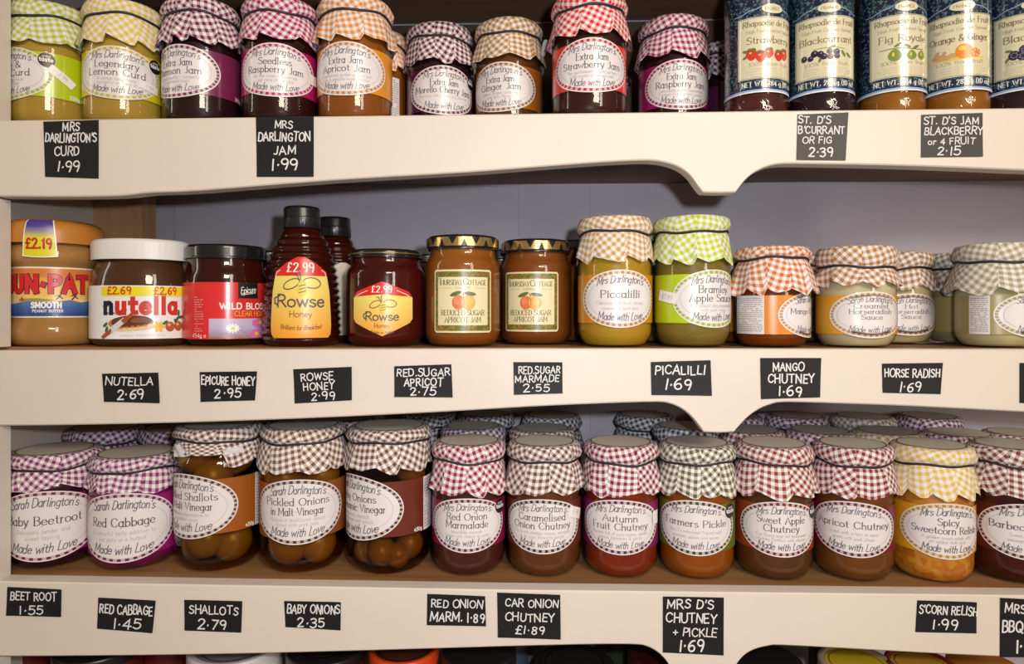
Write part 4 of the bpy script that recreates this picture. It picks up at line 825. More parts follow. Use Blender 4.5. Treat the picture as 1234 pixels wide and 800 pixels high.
HGRAD = uvramp('honey_label_gradient', [(0, (.80, .30, .02)), (.4, (.80, .50, .10)), (.75, (.80, .66, .16)), (1, (.80, .62, .10))], 1, 0.12, 3)
HRED = mat('honey_label_red', (.62, .025, .018), .3)
def honey_print(parent, lab, s, w, zc, h, tagline, tall):
    m = MB(); o = .0012; k = w / .056
    # bee: two looped wings, striped body, feelers
    bz = zc + h * (.16 if tall else .10); lp = lambda cx, cz, a, b, r, n=26: ([(cx + a * cos(q) * cos(r) - b * sin(q) * sin(r), cz + a * cos(q) * sin(r) + b * sin(q) * cos(r)) for q in [2 * pi * i / n for i in range(n + 1)]], [.0009 * k] * (n + 1))
    ribbon(m, [lp(-.0085 * k, bz + .001 * k, .0078 * k, .0040 * k, .45), lp(.0100 * k, bz + .002 * k, .0082 * k, .0048 * k, -.1)], s, o, 0)
    blob(m, s, [(0.0012 * k + (.0044 * k) * cos(q), bz - .003 * k + .0070 * k * sin(q) * (1 if sin(q) > 0 else 1.05)) for q in [2 * pi * i / 24 for i in range(24)]], o + .0001, 1)
    ribbon(m, [([(0.0012 * k - .0026 * k, bz - (.001 + .003 * i) * k), (0.0012 * k + .0028 * k, bz + (.0004 - .003 * i) * k)], [.0008 * k] * 2) for i in range(3)], s, o + .0003, 0)
    ribbon(m, [([(-.001 * k, bz + .004 * k), (-.004 * k, bz + .010 * k), (-.007 * k, bz + .0105 * k)], [.0008 * k] * 3), ([(.000 * k, bz + .005 * k), (-.001 * k, bz + .011 * k), (.000 * k, bz + .0135 * k)], [.0008 * k] * 3)], s, o + .0003, 0)
    wd = letters('Rowse', 'sans', .0112 * k, 0, bz - .0200 * k, width=.0440 * k, wmul=1.4); ribbon(m, wd, s, o, 0)
    ribbon(m, [([(-.0195 * k, bz - .0098 * k), (-.0245 * k, bz - .0120 * k), (-.0240 * k, bz - .0165 * k), (-.0215 * k, bz - .0180 * k)], [.0013 * k] * 4)], s, o, 0)
    ribbon(m, letters('Honey', 'sans', .0058 * k, 0, bz - .0295 * k, width=.0200 * k), s, o, 2)
    ribbon(m, letters(tagline, 'script', .0040 * k, 0, bz - (.0415 if tall else .0375) * k, width=(.036 if tall else .030) * k, bend=5.0 / k), s, o, 2)
    m.build('lettering', [INK, mat('bee_yellow', (.70, .55, .02), .4), mat('brown_print', (.16, .05, .02), .4)], lab)
# squeezy bottles
def squeezy(loc, label):
    t = thing('honey_bottle', label, 'honey bottle', loc, 'squeezy honey bottles')
    base = [(.0378, .004), (.0392, .012), (.0388, .030), (.0378, .050), (.0362, .070), (.0330, .088), (.0275, .103), (.0215, .114), (.0185, .1195)]
    bz = rzf([(.034, 0)] + base); pr = [(0.0005, .0008), (.033, .0002)]; n = 110
    for i in range(n):
        z = .002 + (.1195 - .002) * i / (n - 1); ph = (z - .004) / .0072
        pr.append((bz(z) + .0011 * sin(2 * pi * ph) * (1 if .004 < z < .112 else 0), z))
    pr += [(.0155, .1205), (.0155, .130), (.0004, .130)]
    lathe(pr, 64, .92).build('ribbed_bottle', GLASS, t); lathe([(max(.0004, r - .0012), z) for r, z in pr], 56, .92).build('honey', HONEY, t)
    lathe(rounded([(.0178, .1200, 0), (.0185, .1200, .0003), (.0185, .1310, .0005), (.0181, .1315, .0003), (.0181, .1405, .0015), (.0165, .1425, .001), (.0004, .1428, 0)], 4), 120, 1, lambda a, r, z: 1 + (.02 * (1 if sin(40 * a) > 0 else 0) if .1202 < z < .1305 and r > .017 else 0)).build('cap', mat('black_plastic_cap', (.013, .013, .014), .3, .5, .2), t)
    return t
R = 0.0392; loc, view = at_px(364, 0.022, R, Z2 + 0.0001)
t = squeezy(loc, 'ribbed squeezy bottle of dark honey with black flip cap and orange label')
rz = rzf([(.0392, 0), (.0405, .012), (.0402, .030), (.0392, .050), (.0376, .070), (.0345, .088), (.029, .103)]); s = cyl(R, view - RAD(3), 0, .92, rz)
w = .0310; out = dense([(-w * .88, .0085), (w * .88, .0085), (w * .97, .0120), (w, .020), (w * .97, .055), (w * .88, .0745), (w * .5, .0830), (w * .12, .0890), (-w * .12, .0890), (-w * .5, .0830), (-w * .88, .0745), (-w * .97, .055), (-w, .020), (-w * .97, .0120)], 5)
m = MB(); blob(m, s, out, .0004, 0); red = dense([(-w * .90, .0700), (0, .0700), (w * .90, .0700), (w * .88, .0745), (w * .5, .0830), (w * .12, .0890), (-w * .12, .0890), (-w * .5, .0830), (-w * .88, .0745)], 5); blob(m, s, red, .0008, 1)
ribbon(m, letters('\u00a32.99', 'boldserif', .0088, 0, .0740, width=.029), s, .0011, 2)
for sg in (-1, 1): ribbon(m, [([(sg * w * .70, .0758), (sg * w * .82, .0735), (sg * w * .85, .0690)], [.0006] * 3)], s, .0012, 2)
lab = m.build('paper_label', [HGRAD, HRED, WHITE], t); honey_print(t, lab, s, .060, .048, .080, 'Brilliant for Breakfast', True)
loc, _ = at_px(403, 0.10, R, Z2 + 0.0001); t = squeezy(loc, 'second squeezy honey bottle, half hidden behind the first one')
m = MB(); blob(m, cyl(R, .55, 0, .92, rz), out, .0004, 0); m.build('paper_label', mat('torn_back_label', (.55, .48, .40), .5), t)
# honey jar with hexagon label
R = 0.0405; loc, view = at_px(465, 0.022, R, Z2 + 0.0001)
t, lid = honey_jar(loc, R, 'round dark honey jar with hexagonal orange label and black lid', .0375, .075, .0885, .0970, filling=HONEYR)
m = MB(); rows = []
for q in range(73): a = 2 * pi * q / 72; rows.append([((.0378 + .0004 * cos(b)) * sin(a), -(.0378 + .0004 * cos(b)) * cos(a), .0925 + .0005 * sin(b)) for b in [2 * pi * i / 6 for i in range(6)]])
m.grid(rows, 0, True); m.build('gold_trim', mat('gold_line', (.55, .38, .12), .35, metal=.8), lid)
s = cyl(R, view - RAD(5), 0); w = .0315; hx = dense([(0, .0105), (w * .9, .0235), (w, .0275), (w, .0480), (w * .85, .0540), (0, .0640), (-w * .85, .0540), (-w, .0480), (-w, .0275), (-w * .9, .0235)], 6)
m = MB(); blob(m, s, hx, .0004, 0); blob(m, s, dense([(-w * .98, .0490), (0, .0515), (w * .98, .0490), (w * .85, .0540), (0, .0640), (-w * .85, .0540)], 6), .0008, 1); ribbon(m, letters('\u00a32.99', 'boldserif', .0060, 0, .0535, width=.0205), s, .0011, 2)
for sg in (-1, 1): ribbon(m, [([(sg * w * .45, .0550), (sg * w * .75, .0515), (sg * w * .88, .0490)], [.0006] * 3)], s, .0012, 2)
lab = m.build('paper_label', [HGRAD, HRED, WHITE], t); honey_print(t, lab, s, .042, .036, .050, 'Yummy on Yoghurt', False)

# reduced sugar apricot jams
LEAFY = speckle('leafy_border_print', (.10, .14, .02), (.24, .22, .03), (.30, .10, .025), 560, .35); CREAMP = mat('pale_yellow_paper', (.72, .66, .40), .3)
AMB = content_mat('ambermarm', (.27, .085, .010), (.20, .055, .007), 14, .3); AMB_SHADED = content_mat('ambermarm_shaded', (.21, .062, .010), (.15, .040, .007), 14, .3)  # the second amber is the same jam with shade put into its colour
GOLD = mat('gold_lid', (.62, .42, .16), .25, metal=.85)
def apricot_jar(px, Yf, rel, label, filling, dim):
    R = 0.0388; loc, view = at_px(px, Yf, R, Z2 + 0.0001)
    t, lid = honey_jar(loc, R, label, .0368, .083, .0965, .1105, lid_mats=BLK, filling=filling, name='jam_jar', cat='jam jar', group='jam jars with square leafy labels', fname='jam')
    m = MB(); s = cyl(.0368, 0, 0)
    for q in range(20):
        u0 = q * 2 * pi * .0368 / 20; u1 = u0 + 2 * pi * .0368 / 20
        patch(m, s, u0, u1, .0990, .1078, .0003, 0, 4, 1); c = (u0 + u1) / 2
        blob(m, s, dense([(c - .0042, .1078), (c + .0042, .1078), (c, .1005)] if q % 2 else [(c - .0030, .0990), (c + .0030, .0990), (c, .1060)], 3), .0006, 1)
    m.build('gold_trim', [GOLD, BLK], lid)
    s = cyl(R, view + RAD(rel), .0); h = .0305; m = MB()
    rr_ = lambda hh, a, b, c: dense([(-hh + c, a), (hh - c, a), (hh, a + c), (hh, b - c), (hh - c, b), (-hh + c, b), (-hh, b - c), (-hh, a + c)], 6)
    blob(m, s, rr_(h, .0140, .0755, .002), .0004, 0); blob(m, s, rr_(h - .0016, .0158, .0737, .001), .0007, 1); blob(m, s, rr_(h - .0052, .0212, .0682, .0004), .0010, 0)
    lab = m.build('paper_label', [CREAMP, LEAFY], t)
    m = MB(); o = .0013; W_ = 2 * (h - .0065)
    ribbon(m, letters('T', 'serif', .0062, -W_ * .47, .0605), s, o, 0); ribbon(m, letters('HURSDAY ', 'serif', .0048, -W_ * .21, .0605, width=W_ * .48), s, o, 0); ribbon(m, letters('C', 'serif', .0062, W_ * .055, .0605), s, o, 0); ribbon(m, letters('OTTAGE', 'serif', .0048, W_ * .295, .0605, width=W_ * .40), s, o, 0)
    ribbon(m, letters('HANDMADE', 'serif', .0022, 0, .0565, width=W_ * .30), s, o, 1)
    for sg in (-1, 1): ribbon(m, [([(sg * W_ * .22, .0575), (sg * W_ * .48, .0575)], [.0003] * 2)], s, o, 1)
    ribbon(m, letters('REDUCED SUGAR', 'serif', .0050, 0, .0310, width=W_ * .90), s, o, 0); ribbon(m, letters('APRICOT JAM', 'serif', .0050, 0, .0242, width=W_ * .74), s, o, 0)
    m.build('lettering', [mat('olive_ink', (.10, .085, .03), .4), GREYINK], lab)
    m = MB(); blob(m, s, ell(-.0042, .0436, .0062, .0070, 24), o, 0); blob(m, s, ell(.0052, .0436, .0066, .0074, 24), o + .0002, 1); blob(m, s, ell(-.0060, .0450, .0028, .0038, 14), o + .0004, 2); blob(m, s, ell(.0060, .0445, .0034, .0040, 14), o + .0005, 4)
    ribbon(m, [([(.0006, .0490), (.0012, .0440), (.0002, .0390)], [.0004] * 3), ([(.0008, .0500), (.0002, .0530)], [.0008] * 2)], s, o + .0006, 5)
    for sg, q in ((-1, .35), (1, -.15)): blob(m, s, ell(sg * .0068, .0520, .0058, .0019, 14, q), o + .0004, 3)
    m.build('fruit_picture', [mat('apricot_red_print', (.66, .17, .05), .35), mat('apricot_print', (.76, .36, .05), .35), mat('apricot_pink_print', (.72, .24, .12), .35), mat('apricot_leaf_print', (.10, .14, .045), .35), mat('apricot_gold_print', (.80, .45, .08), .35), BROWNINK], lab)
apricot_jar(557.5, 0.022, 0.5, 'reduced sugar apricot jam jar with square leafy label, the front one of two', AMB, 0)
apricot_jar(646, 0.062, -9, 'reduced sugar apricot jam jar with square leafy label, set back in shadow', AMB_SHADED, 1)
loc, _ = at_px(603, 0.13, .036, Z2 + .0001); honey_jar(loc, .036, 'dark-lidded jar in the gap behind the two square-label jam jars', .0350, .080, .0925, .1055, filling=AMB_SHADED, name='jam_jar', cat='jam jar', fname='jam')
loc, _ = at_px(700, 0.13, .036, Z2 + .0001); honey_jar(loc, .036, 'dark-lidded jar hidden behind the piccalilli jar', .0350, .092, .1045, .1165, filling=AMB_SHADED, name='jam_jar', cat='jam jar', fname='jam')
loc, _ = at_px(513, 0.15, .036, Z2 + .0001); honey_jar(loc, .036, 'dark-lidded jar behind the hexagon-label honey and the square-label jam', .0350, .080, .0925, .1025, filling=HONEY, name='honey_jar', cat='honey jar', fname='honey')

# ------------------------------------------------------------------ middle shelf: cloth-capped sauces
SG = 'cloth-capped sauce and chutney jars on the middle shelf'; M2 = dict(oz=0.0470, ob=0.0280, half=65)
cloth_jar(741, 2, 'piccalilli_jar', 'yellow piccalilli jar with amber label and fawn gingham cap', 'piccalilli jar', content_mat('piccalilli', (.33, .235, .018), (.42, .20, .015), 45, .25), (.50, .29, .085), PIC, (.40, .20, .03), [('Piccalilli', .95)], ['Fabulous with ham, strong', 'cheeses or pork pies'], rel=9, fill_name='piccalilli', group=SG, seed=31, flare=.003, **M2)
cloth_jar(834, 2, 'apple_sauce_jar', 'green apple sauce jar with lime label and lime gingham cap', 'apple sauce jar', content_mat('applesauce', (.16, .115, .018), (.21, .15, .03), 50, .25), (.42, .55, .03), LIME, (.30, .38, .03), [('Bramley', .8), ('Apple Sauce', 1.2)], ['Our classic accompaniment', 'with pork chops'], rel=35, fill_name='apple_sauce', sticker=(-.0475, .002, .022, .0105, -.22, '\u00a31.99'), group=SG, seed=33, flare=.003, **M2)
SH = dict(H=0.0985, band_h=0.0860, hem=0.0590, oz=0.0315, ob=0.0222, half=61, tsize=.0062)
TAN = mat('tan_label', (.64, .30, .02), .32); MNG = mat('mango_label', (.66, .22, .012), .32); HOT = mat('hot_label', (.30, .14, .03), .32); TAR = mat('sage_label', (.34, .275, .10), .32)
SD = "Sarah Darlington's"
HR = content_mat('horseradish', (.60, .52, .31), (.50, .43, .24), 60, .25); MAN = content_mat('mango', (.22, .048, .005), (.15, .03, .004), 20)
SH5 = dict(SH, hem=.0555); 
cloth_jar(930, 2, 'chutney_jar', 'short mango chutney jar with rust gingham cap and bright orange label', 'chutney jar', MAN, (.52, .15, .035), MNG, (.45, .22, .06), [('Mango Chutney', 1.4)], [], rel=70, script=SD, info=(-.083, .033), fill_name='chutney', group=SG, seed=35, R=.0355, flare=.007, hem_amp=.009, **SH5)
SH6 = dict(SH, band_h=.078, hem=.0625)
cloth_jar(1031, 2, 'sauce_jar', 'short creamed horseradish jar with brown gingham cap and tan label', 'sauce jar', HR, (.40, .18, .05), TAN, (.42, .24, .06), [('Creamed', .85), ('Horseradish', 1.05), ('Sauce', .52)], [], rel=23, script=SD, fill_name='horseradish_sauce', group=SG, seed=37, R=.0362, **SH6)
SH7 = dict(SH, hem=.0625, band_h=.080)
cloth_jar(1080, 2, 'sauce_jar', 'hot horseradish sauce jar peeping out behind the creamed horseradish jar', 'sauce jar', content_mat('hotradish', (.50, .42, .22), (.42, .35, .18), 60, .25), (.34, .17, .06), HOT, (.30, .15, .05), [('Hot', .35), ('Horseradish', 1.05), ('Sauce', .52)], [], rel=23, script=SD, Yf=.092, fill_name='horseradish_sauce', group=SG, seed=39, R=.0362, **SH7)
cloth_jar(1160, 2, 'sauce_jar', 'tartare sauce jar in shadow behind the front tartare jar', 'sauce jar', content_mat('tartare_shaded', (.30, .28, .15), (.25, .22, .11), 60, .25), (.24, .21, .12), TAR, (.2, .17, .07), [('Tartare', .7)], [], rel=58, script=SD, Yf=.095, fill_name='tartare_sauce', group=SG, seed=41, R=.0362, **dict(SH, band_h=.080))  # shade is put into this jar's darker filling, cap and ring colours
cloth_jar(1202, 2, 'sauce_jar', 'tartare sauce jar with sage gingham cap at the right end of the shelf', 'sauce jar', content_mat('tartare', (.56, .50, .27), (.47, .42, .21), 60, .25), (.36, .31, .18), TAR, (.30, .25, .09), [('Tartare', .75), ('Sauce', .6)], [], rel=56, script=SD, fill_name='tartare_sauce', info=(-.060, .018), group=SG, seed=43, R=.0372, flare=.007, hem_amp=.009, **dict(SH, H=.101, band_h=.0830, hem=.0555))
cloth_jar(893, 2, 'chutney_jar', 'mango chutney jar peeping out behind the front mango jar and apple sauce', 'chutney jar', MAN, (.40, .12, .03), MNG, (.4, .2, .05), [('Mango', .7)], [], rel=-90, script=SD, Yf=.105, fill_name='chutney', group=SG, seed=45, R=.0355, **SH)
cloth_jar(972, 2, 'sauce_jar', 'dark jar in the gap between the mango chutney and creamed horseradish', 'sauce jar', content_mat('browns', (.10, .055, .02), (.07, .04, .015), 30), (.22, .11, .04), mat('brown_label', (.13, .09, .06), .4), simple=True, Yf=.125, fill_name='brown_sauce', group=SG, seed=47, R=.0355, **{k: SH[k] for k in ('H', 'band_h', 'hem', 'oz', 'ob')})
cloth_jar(790, 2, 'apple_sauce_jar', 'apple sauce jar hidden behind the piccalilli and front apple sauce jars', 'apple sauce jar', MATS['filling_applesauce'], (.20, .26, .02), LIME, simple=True, Yf=.115, fill_name='apple_sauce', group=SG, seed=48)

# ------------------------------------------------------------------ lower shelf: pickles
PURL = mat('beetroot_label', (.22, .008, .10), .32); CABL = mat('cabbage_label', (.27, .010, .135), .32); SHAL = mat('rust_label', (.31, .085, .012), .32); ONIL = mat('brown_rust_label', (.24, .072, .015), .32); BABL = mat('maroon_brown_label', (.135, .024, .013), .32)
PG = 'cloth-capped pickle jars on the lower shelf'; BIG = dict(R=.0430, disc=True, script=SD, group=PG, flare=.0025)
cloth_jar(67, 3, 'pickle_jar', 'squat baby beetroot jar with purple gingham cap beside the side panel', 'pickle jar', content_mat('beetroot', (.045, .003, .022), (.02, .004, .008), 24), (.21, .025, .15), PURL, (.16, .012, .09), [('Baby Beetroot', 1.25)], ['Delicately tender and', 'sweet tasting'], rel=-15, half=74, oz=.0455, ob=.0350, H=.1150, band_h=.101, hem=.0840, h_sh=.086, seed=51, fill_name='beetroot', **BIG)
cloth_jar(164.5, 3, 'pickle_jar', 'squat red cabbage jar with purple gingham cap and bright purple label', 'pickle jar', content_mat('cabbage', (.22, .008, .09), (.07, .004, .035), 70, .18), (.22, .03, .17), CABL, (.17, .012, .10), [('Red Cabbage', 1.15)], ['A colourful tasty addition to', 'hot pots or a hotpot'], rel=-18, half=71, oz=.0455, ob=.0345, H=.1125, band_h=.099, hem=.0820, seed=53, sticker=(.062, .012, .014, .010, .1, ''), fill_name='red_cabbage', **BIG)
VIN = glass('vinegar_liquid', (.74, .54, .25), 1.05)
TALL = dict(H=.1425, band_h=.130, half=70, oz=.0660, ob=.0320, tsize=.0060)
BR1, BR2 = (.155, .058, .03), (.17, .08, .035)
def pickles(j, R, rows, kind, label_of, group, c1, c2):
    t, loc, view = j; lo = MB
    for i, (px, py, r, what) in enumerate(rows):
        Yc = loc[1] - 0.012; Xc = PX(px, Yc)
        dx = Xc - loc[0]; lim = R - r - 0.003
        dx = max(-lim * .95, min(lim * .95, dx)); dy = -math.sqrt(max(0, lim * lim - dx * dx))
        Xc, Yc = loc[0] + dx, loc[1] + dy; z = PZ(px, py, Yc); z = max(z, loc[2] + r + .0030)
        low = loc[2] + r + .013 - z
        if low > 0: f = 1 - .0038 * min(1, low / .0085) / max(lim, .01); Xc, Yc = loc[0] + dx * f, loc[1] + dy * f
        pr = [(0.0004, -r * 1.0)] + [(r * cos(q) ** .85 if cos(q) > 0 else .0004, r * sin(q) * (1.0 + .10 * abs(sin(q)) ** 6)) for q in [-pi / 2 + pi * k / 18 for k in range(1, 18)]] + [(.0003, r * 1.06)]
        m = lathe(pr, 28); o = m.build(kind, mat('%s_skin' % kind, c1, .35, .5, noise=(26, c2, .3)), None, loc=(Xc, Yc, z)); rr = random.Random(int(px)); o.rotation_euler = (rr.uniform(-1, 1), rr.uniform(-1, 1), rr.uniform(0, 6)); tag(o, what, kind.replace('_', ' '), group)
j = cloth_jar(265, 3, 'pickle_jar', 'tall pickled shallot jar with rolled-up brown gingham cap and rust label', 'pickle jar', None, BR1, SHAL, (.10, .03, .02), [('Pickled Shallots', 1.30), ('in Malt Vinegar', 1.12)], ['A delicious alternative to', 'a pickled onion'], rel=-47, hem=.1080, info=(.0725, .024), weight=('450g', .0655), seed=55, fold=True, fill_name='x', **dict(BIG, **dict(TALL, oz=.0675)))
lathe([(max(.0004, r - .0014), z) for r, z in jar_profile(.0430, .1075, .118, .0430 * .985 - .0042, .012, 0, .120)], 48).build('vinegar', VIN, j[0])
pickles(j, .043, [(243, 548, .0185, 'pickled shallot at the upper left inside the jar with the rolled-up cap'), (289, 546, .0200, 'pickled shallot at the upper right inside the jar with the rolled-up cap'), (262, 574, .0190, 'pickled shallot peeping over the rust label'), (254, 648, .0190, 'pickled shallot low in the middle below the rust label'), (290, 662, .0200, 'pickled shallot at the lower right of the jar with the rust label'), (228, 655, .0170, 'pickled shallot at the lower left of the jar with the rust label')], 'pickled_shallot', None, 'shallots in the pickle jar', (.26, .18, .03), (.18, .105, .016))
flap(j[0], j[2] - .95, .0445, .1160, .020, .0125, .003); flap(j[0], j[2] + .30, .0440, .1185, .022, .006, .002)
j = cloth_jar(366, 3, 'pickle_jar', 'tall pickled onion jar with full brown gingham skirt and oval label in front', 'pickle jar', None, BR2, ONIL, (.09, .028, .02), [('Pickled Onions', 1.30), ('in Malt Vinegar', 1.08)], ['Pickled in traditional spices', 'Great with pork pies'], rel=-9, hem=.1060, seed=57, hem_amp=.010, fill_name='x', **dict(BIG, **dict(TALL, oz=.0635, half=67, flare=.0045)))
lathe([(max(.0004, r - .0014), z) for r, z in jar_profile(.0430, .1055, .116, .0430 * .985 - .0042, .012, 0, .120)], 48).build('vinegar', VIN, j[0])
pickles(j, .043, [(346, 668, .0210, 'large pickled onion at the lower left below the oval label'), (392, 656, .0190, 'pickled onion at the lower right below the oval label'), (345, 575, .0190, 'pickled onion behind the oval label, upper left'), (388, 572, .0190, 'pickled onion behind the oval label, upper right')], 'pickled_onion', None, 'onions in the pickled onion jar', (.31, .19, .028), (.21, .11, .015))
j = cloth_jar(469, 3, 'pickle_jar', 'tall baby onion jar with maroon-brown label turned to show its small print', 'pickle jar', None, BR1, BABL, (.08, .02, .02), [('Baby Onions', 1.0), ('in Balsamic Vinegar', 1.35)], ['Deliciously moreish', 'with cheese and salads'], rel=-51, hem=.1075, info=(.0765, .026), weight=('450g', .0690), seed=59, fill_name='x', **dict(BIG, **dict(TALL, oz=.0670)))
lathe([(max(.0004, r - .0014), z) for r, z in jar_profile(.0430, .107, .1175, .0430 * .985 - .0042, .012, 0, .120)], 48).build('vinegar', glass('dark_vinegar_liquid', (.60, .40, .18), 1.05), j[0])
pickles(j, .043, [(462, 664, .0140, 'baby onion in the lower middle below the maroon-brown label'), (435, 668, .0130, 'baby onion at the lower left below the maroon-brown label'), (501, 655, .0140, 'baby onion at the lower right below the maroon-brown label'), (484, 676, .0120, 'baby onion near the base of the maroon-brown label jar'), (494, 566, .0150, 'baby onion showing just under the cap above the maroon-brown label')], 'baby_onion', None, 'baby onions in the jar', (.34, .21, .04), (.25, .14, .02))

# ------------------------------------------------------------------ lower shelf: chutneys
CG = 'cloth-capped chutney jars on the lower shelf'; CH = dict(disc=True, group=CG, fill_name='chutney')
ROL = mat('red_onion_label', (.235, .006, .055), .32); CAL = mat('caramel_label', (.12, .024, .012), .32); AUL = mat('autumn_label', (.20, .008, .085), .32); FAL = mat('olive_label', (.105, .15, .010), .32); SWL = mat('brick_label', (.27, .037, .012), .32); ACL = mat('wine_label', (.155, .010, .018), .32); SCL = mat('corn_label', (.64, .29, .010), .32); BQL = mat('dark_wine_label', (.085, .010, .008), .32)
cloth_jar(565, 3, 'chutney_jar', 'red onion marmalade jar with crimson gingham cap and black award badge', 'chutney jar', content_mat('redonion', (.075, .018, .011), (.05, .010, .008), 30), (.26, .012, .055), ROL, (.13, .01, .04), [('Red Onion', .95), ('Marmalade', 1.0)], ['Incredibly moreish', 'Great with cheese or pate'], rel=-3, half=67, badge=True, seed=61, **CH)
cloth_jar(655.5, 3, 'chutney_jar', 'caramelised onion chutney jar with brown gingham cap and price sticker', 'chutney jar', content_mat('caramel', (.125, .040, .010), (.09, .027, .007), 30), (.16, .062, .04), CAL, (.05, .018, .014), [('Caramelised', 1.1), ('Onion Chutney', 1.36)], ['Try it with cheddar cheese, sausages', 'or on your favourite burger'], rel=-3, half=68, sticker=(.037, .010, .020, .0105, -.35, '1 99'), seed=64, **CH)
cloth_jar(747.5, 3, 'chutney_jar', 'autumn fruit chutney jar with maroon gingham cap and purple label', 'chutney jar', content_mat('autumn', (.20, .024, .005), (.15, .016, .004), 30), (.22, .012, .05), AUL, (.10, .008, .045), [('Autumn', .78), ('Fruit Chutney', 1.28)], ['Packed full of juicy plums, apples', 'onions, tomatoes & spices'], rel=0, half=69, sticker=(.0405, .006, .010, .013, 0, ''), seed=66, **CH)
cloth_jar(839, 3, 'pickle_jar', 'farmers pickle jar with olive gingham cap and green label', 'pickle jar', content_mat('farmers', (.28, .068, .005), (.21, .050, .004), 30), (.10, .105, .035), FAL, (.035, .045, .012), [('Farmers Pickle', 1.45)], ['Mrs D\'s renowned Pickled with', 'aromatic apples and spices'], rel=-1, half=67, badge=True, seed=68, **dict(CH, fill_name='pickle'))
cloth_jar(931.5, 3, 'chutney_jar', 'sweet apple chutney jar with brick red gingham cap and label', 'chutney jar', content_mat('sweetapple', (.11, .037, .011), (.075, .025, .008), 30), (.25, .035, .025), SWL, (.16, .015, .018), [('Sweet Apple', 1.08), ('Chutney', .80)], ['Our finest and old fashioned', 'chutney Perfect with cheese'], rel=13, half=66, badge=True, seed=70, **CH)
cloth_jar(1027, 3, 'chutney_jar', 'apricot chutney jar with wine red gingham cap and label', 'chutney jar', content_mat('apricotchut', (.165, .054, .010), (.12, .038, .008), 30), (.22, .022, .03), ACL, (.11, .010, .018), [('Apricot Chutney', 1.55)], ['Sweet with a hint of spice', 'great with pork chops'], rel=2, half=68, seed=72, **CH)
cloth_jar(1121.5, 3, 'relish_jar', 'spicy sweetcorn relish jar with pale yellow gingham cap', 'relish jar', speckle('filling_sweetcorn', (.42, .11, .006), (.47, .145, .009), (.52, .22, .015), 170, .4), (.66, .45, .10), SCL, (.42, .24, .03), [('Spicy', .45), ('Sweetcorn Relish', 1.45)], ['A golden sweet relish with', 'an added chilli kick'], rel=23, half=66, sticker=(.041, .004, .008, .016, .0, ''), tail=4, seed=74, **dict(CH, fill_name='relish'))
cloth_jar(1218, 3, 'relish_jar', 'dark barbecue relish jar with brown-red gingham cap at the right end', 'relish jar', content_mat('barbecue', (.065, .009, .005), (.04, .006, .004), 30), (.18, .045, .03), BQL, (.09, .015, .012), [('Barbecue Relish', 1.5)], ['Sweet, smokey with', 'sausages and burgers'], rel=24, half=68, seed=76, **dict(CH, fill_name='relish'))

# lower shelf: second and third rows
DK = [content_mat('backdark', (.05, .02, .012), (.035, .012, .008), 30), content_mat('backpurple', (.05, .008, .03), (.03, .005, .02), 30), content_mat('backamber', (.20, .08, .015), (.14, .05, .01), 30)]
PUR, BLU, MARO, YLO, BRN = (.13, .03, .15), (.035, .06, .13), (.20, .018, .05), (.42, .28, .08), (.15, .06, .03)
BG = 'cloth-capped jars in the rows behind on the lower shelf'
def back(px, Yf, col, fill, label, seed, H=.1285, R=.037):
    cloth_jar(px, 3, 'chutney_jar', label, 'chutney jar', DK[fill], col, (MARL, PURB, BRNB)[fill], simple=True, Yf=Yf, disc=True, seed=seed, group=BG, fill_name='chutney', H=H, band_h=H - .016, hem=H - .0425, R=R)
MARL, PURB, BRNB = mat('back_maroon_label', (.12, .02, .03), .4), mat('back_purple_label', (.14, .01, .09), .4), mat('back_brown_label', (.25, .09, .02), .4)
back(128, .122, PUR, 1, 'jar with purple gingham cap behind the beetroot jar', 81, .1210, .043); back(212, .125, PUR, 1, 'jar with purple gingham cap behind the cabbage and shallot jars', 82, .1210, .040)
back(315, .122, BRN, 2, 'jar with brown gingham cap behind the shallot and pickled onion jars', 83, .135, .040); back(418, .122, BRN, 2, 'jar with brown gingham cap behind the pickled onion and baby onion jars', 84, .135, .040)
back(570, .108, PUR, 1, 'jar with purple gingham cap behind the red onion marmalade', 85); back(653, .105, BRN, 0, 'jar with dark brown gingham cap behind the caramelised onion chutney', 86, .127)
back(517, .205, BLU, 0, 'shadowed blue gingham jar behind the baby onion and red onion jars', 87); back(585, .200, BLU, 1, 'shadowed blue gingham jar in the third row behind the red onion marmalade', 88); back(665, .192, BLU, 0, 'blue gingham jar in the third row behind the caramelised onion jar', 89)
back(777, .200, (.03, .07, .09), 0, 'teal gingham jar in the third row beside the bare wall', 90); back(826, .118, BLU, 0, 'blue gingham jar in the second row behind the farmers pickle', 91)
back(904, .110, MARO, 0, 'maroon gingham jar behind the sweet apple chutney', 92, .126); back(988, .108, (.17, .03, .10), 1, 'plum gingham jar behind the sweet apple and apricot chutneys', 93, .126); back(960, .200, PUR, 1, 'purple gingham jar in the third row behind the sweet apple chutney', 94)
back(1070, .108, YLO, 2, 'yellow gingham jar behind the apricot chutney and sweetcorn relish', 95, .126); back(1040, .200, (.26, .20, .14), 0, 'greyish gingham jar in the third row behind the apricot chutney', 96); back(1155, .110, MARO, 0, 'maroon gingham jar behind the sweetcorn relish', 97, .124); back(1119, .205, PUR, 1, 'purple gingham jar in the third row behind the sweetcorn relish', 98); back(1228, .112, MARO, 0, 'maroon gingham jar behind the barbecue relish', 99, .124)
back(884, .195, PUR, 1, 'purple gingham jar in the third row beside the front board tip', 100)

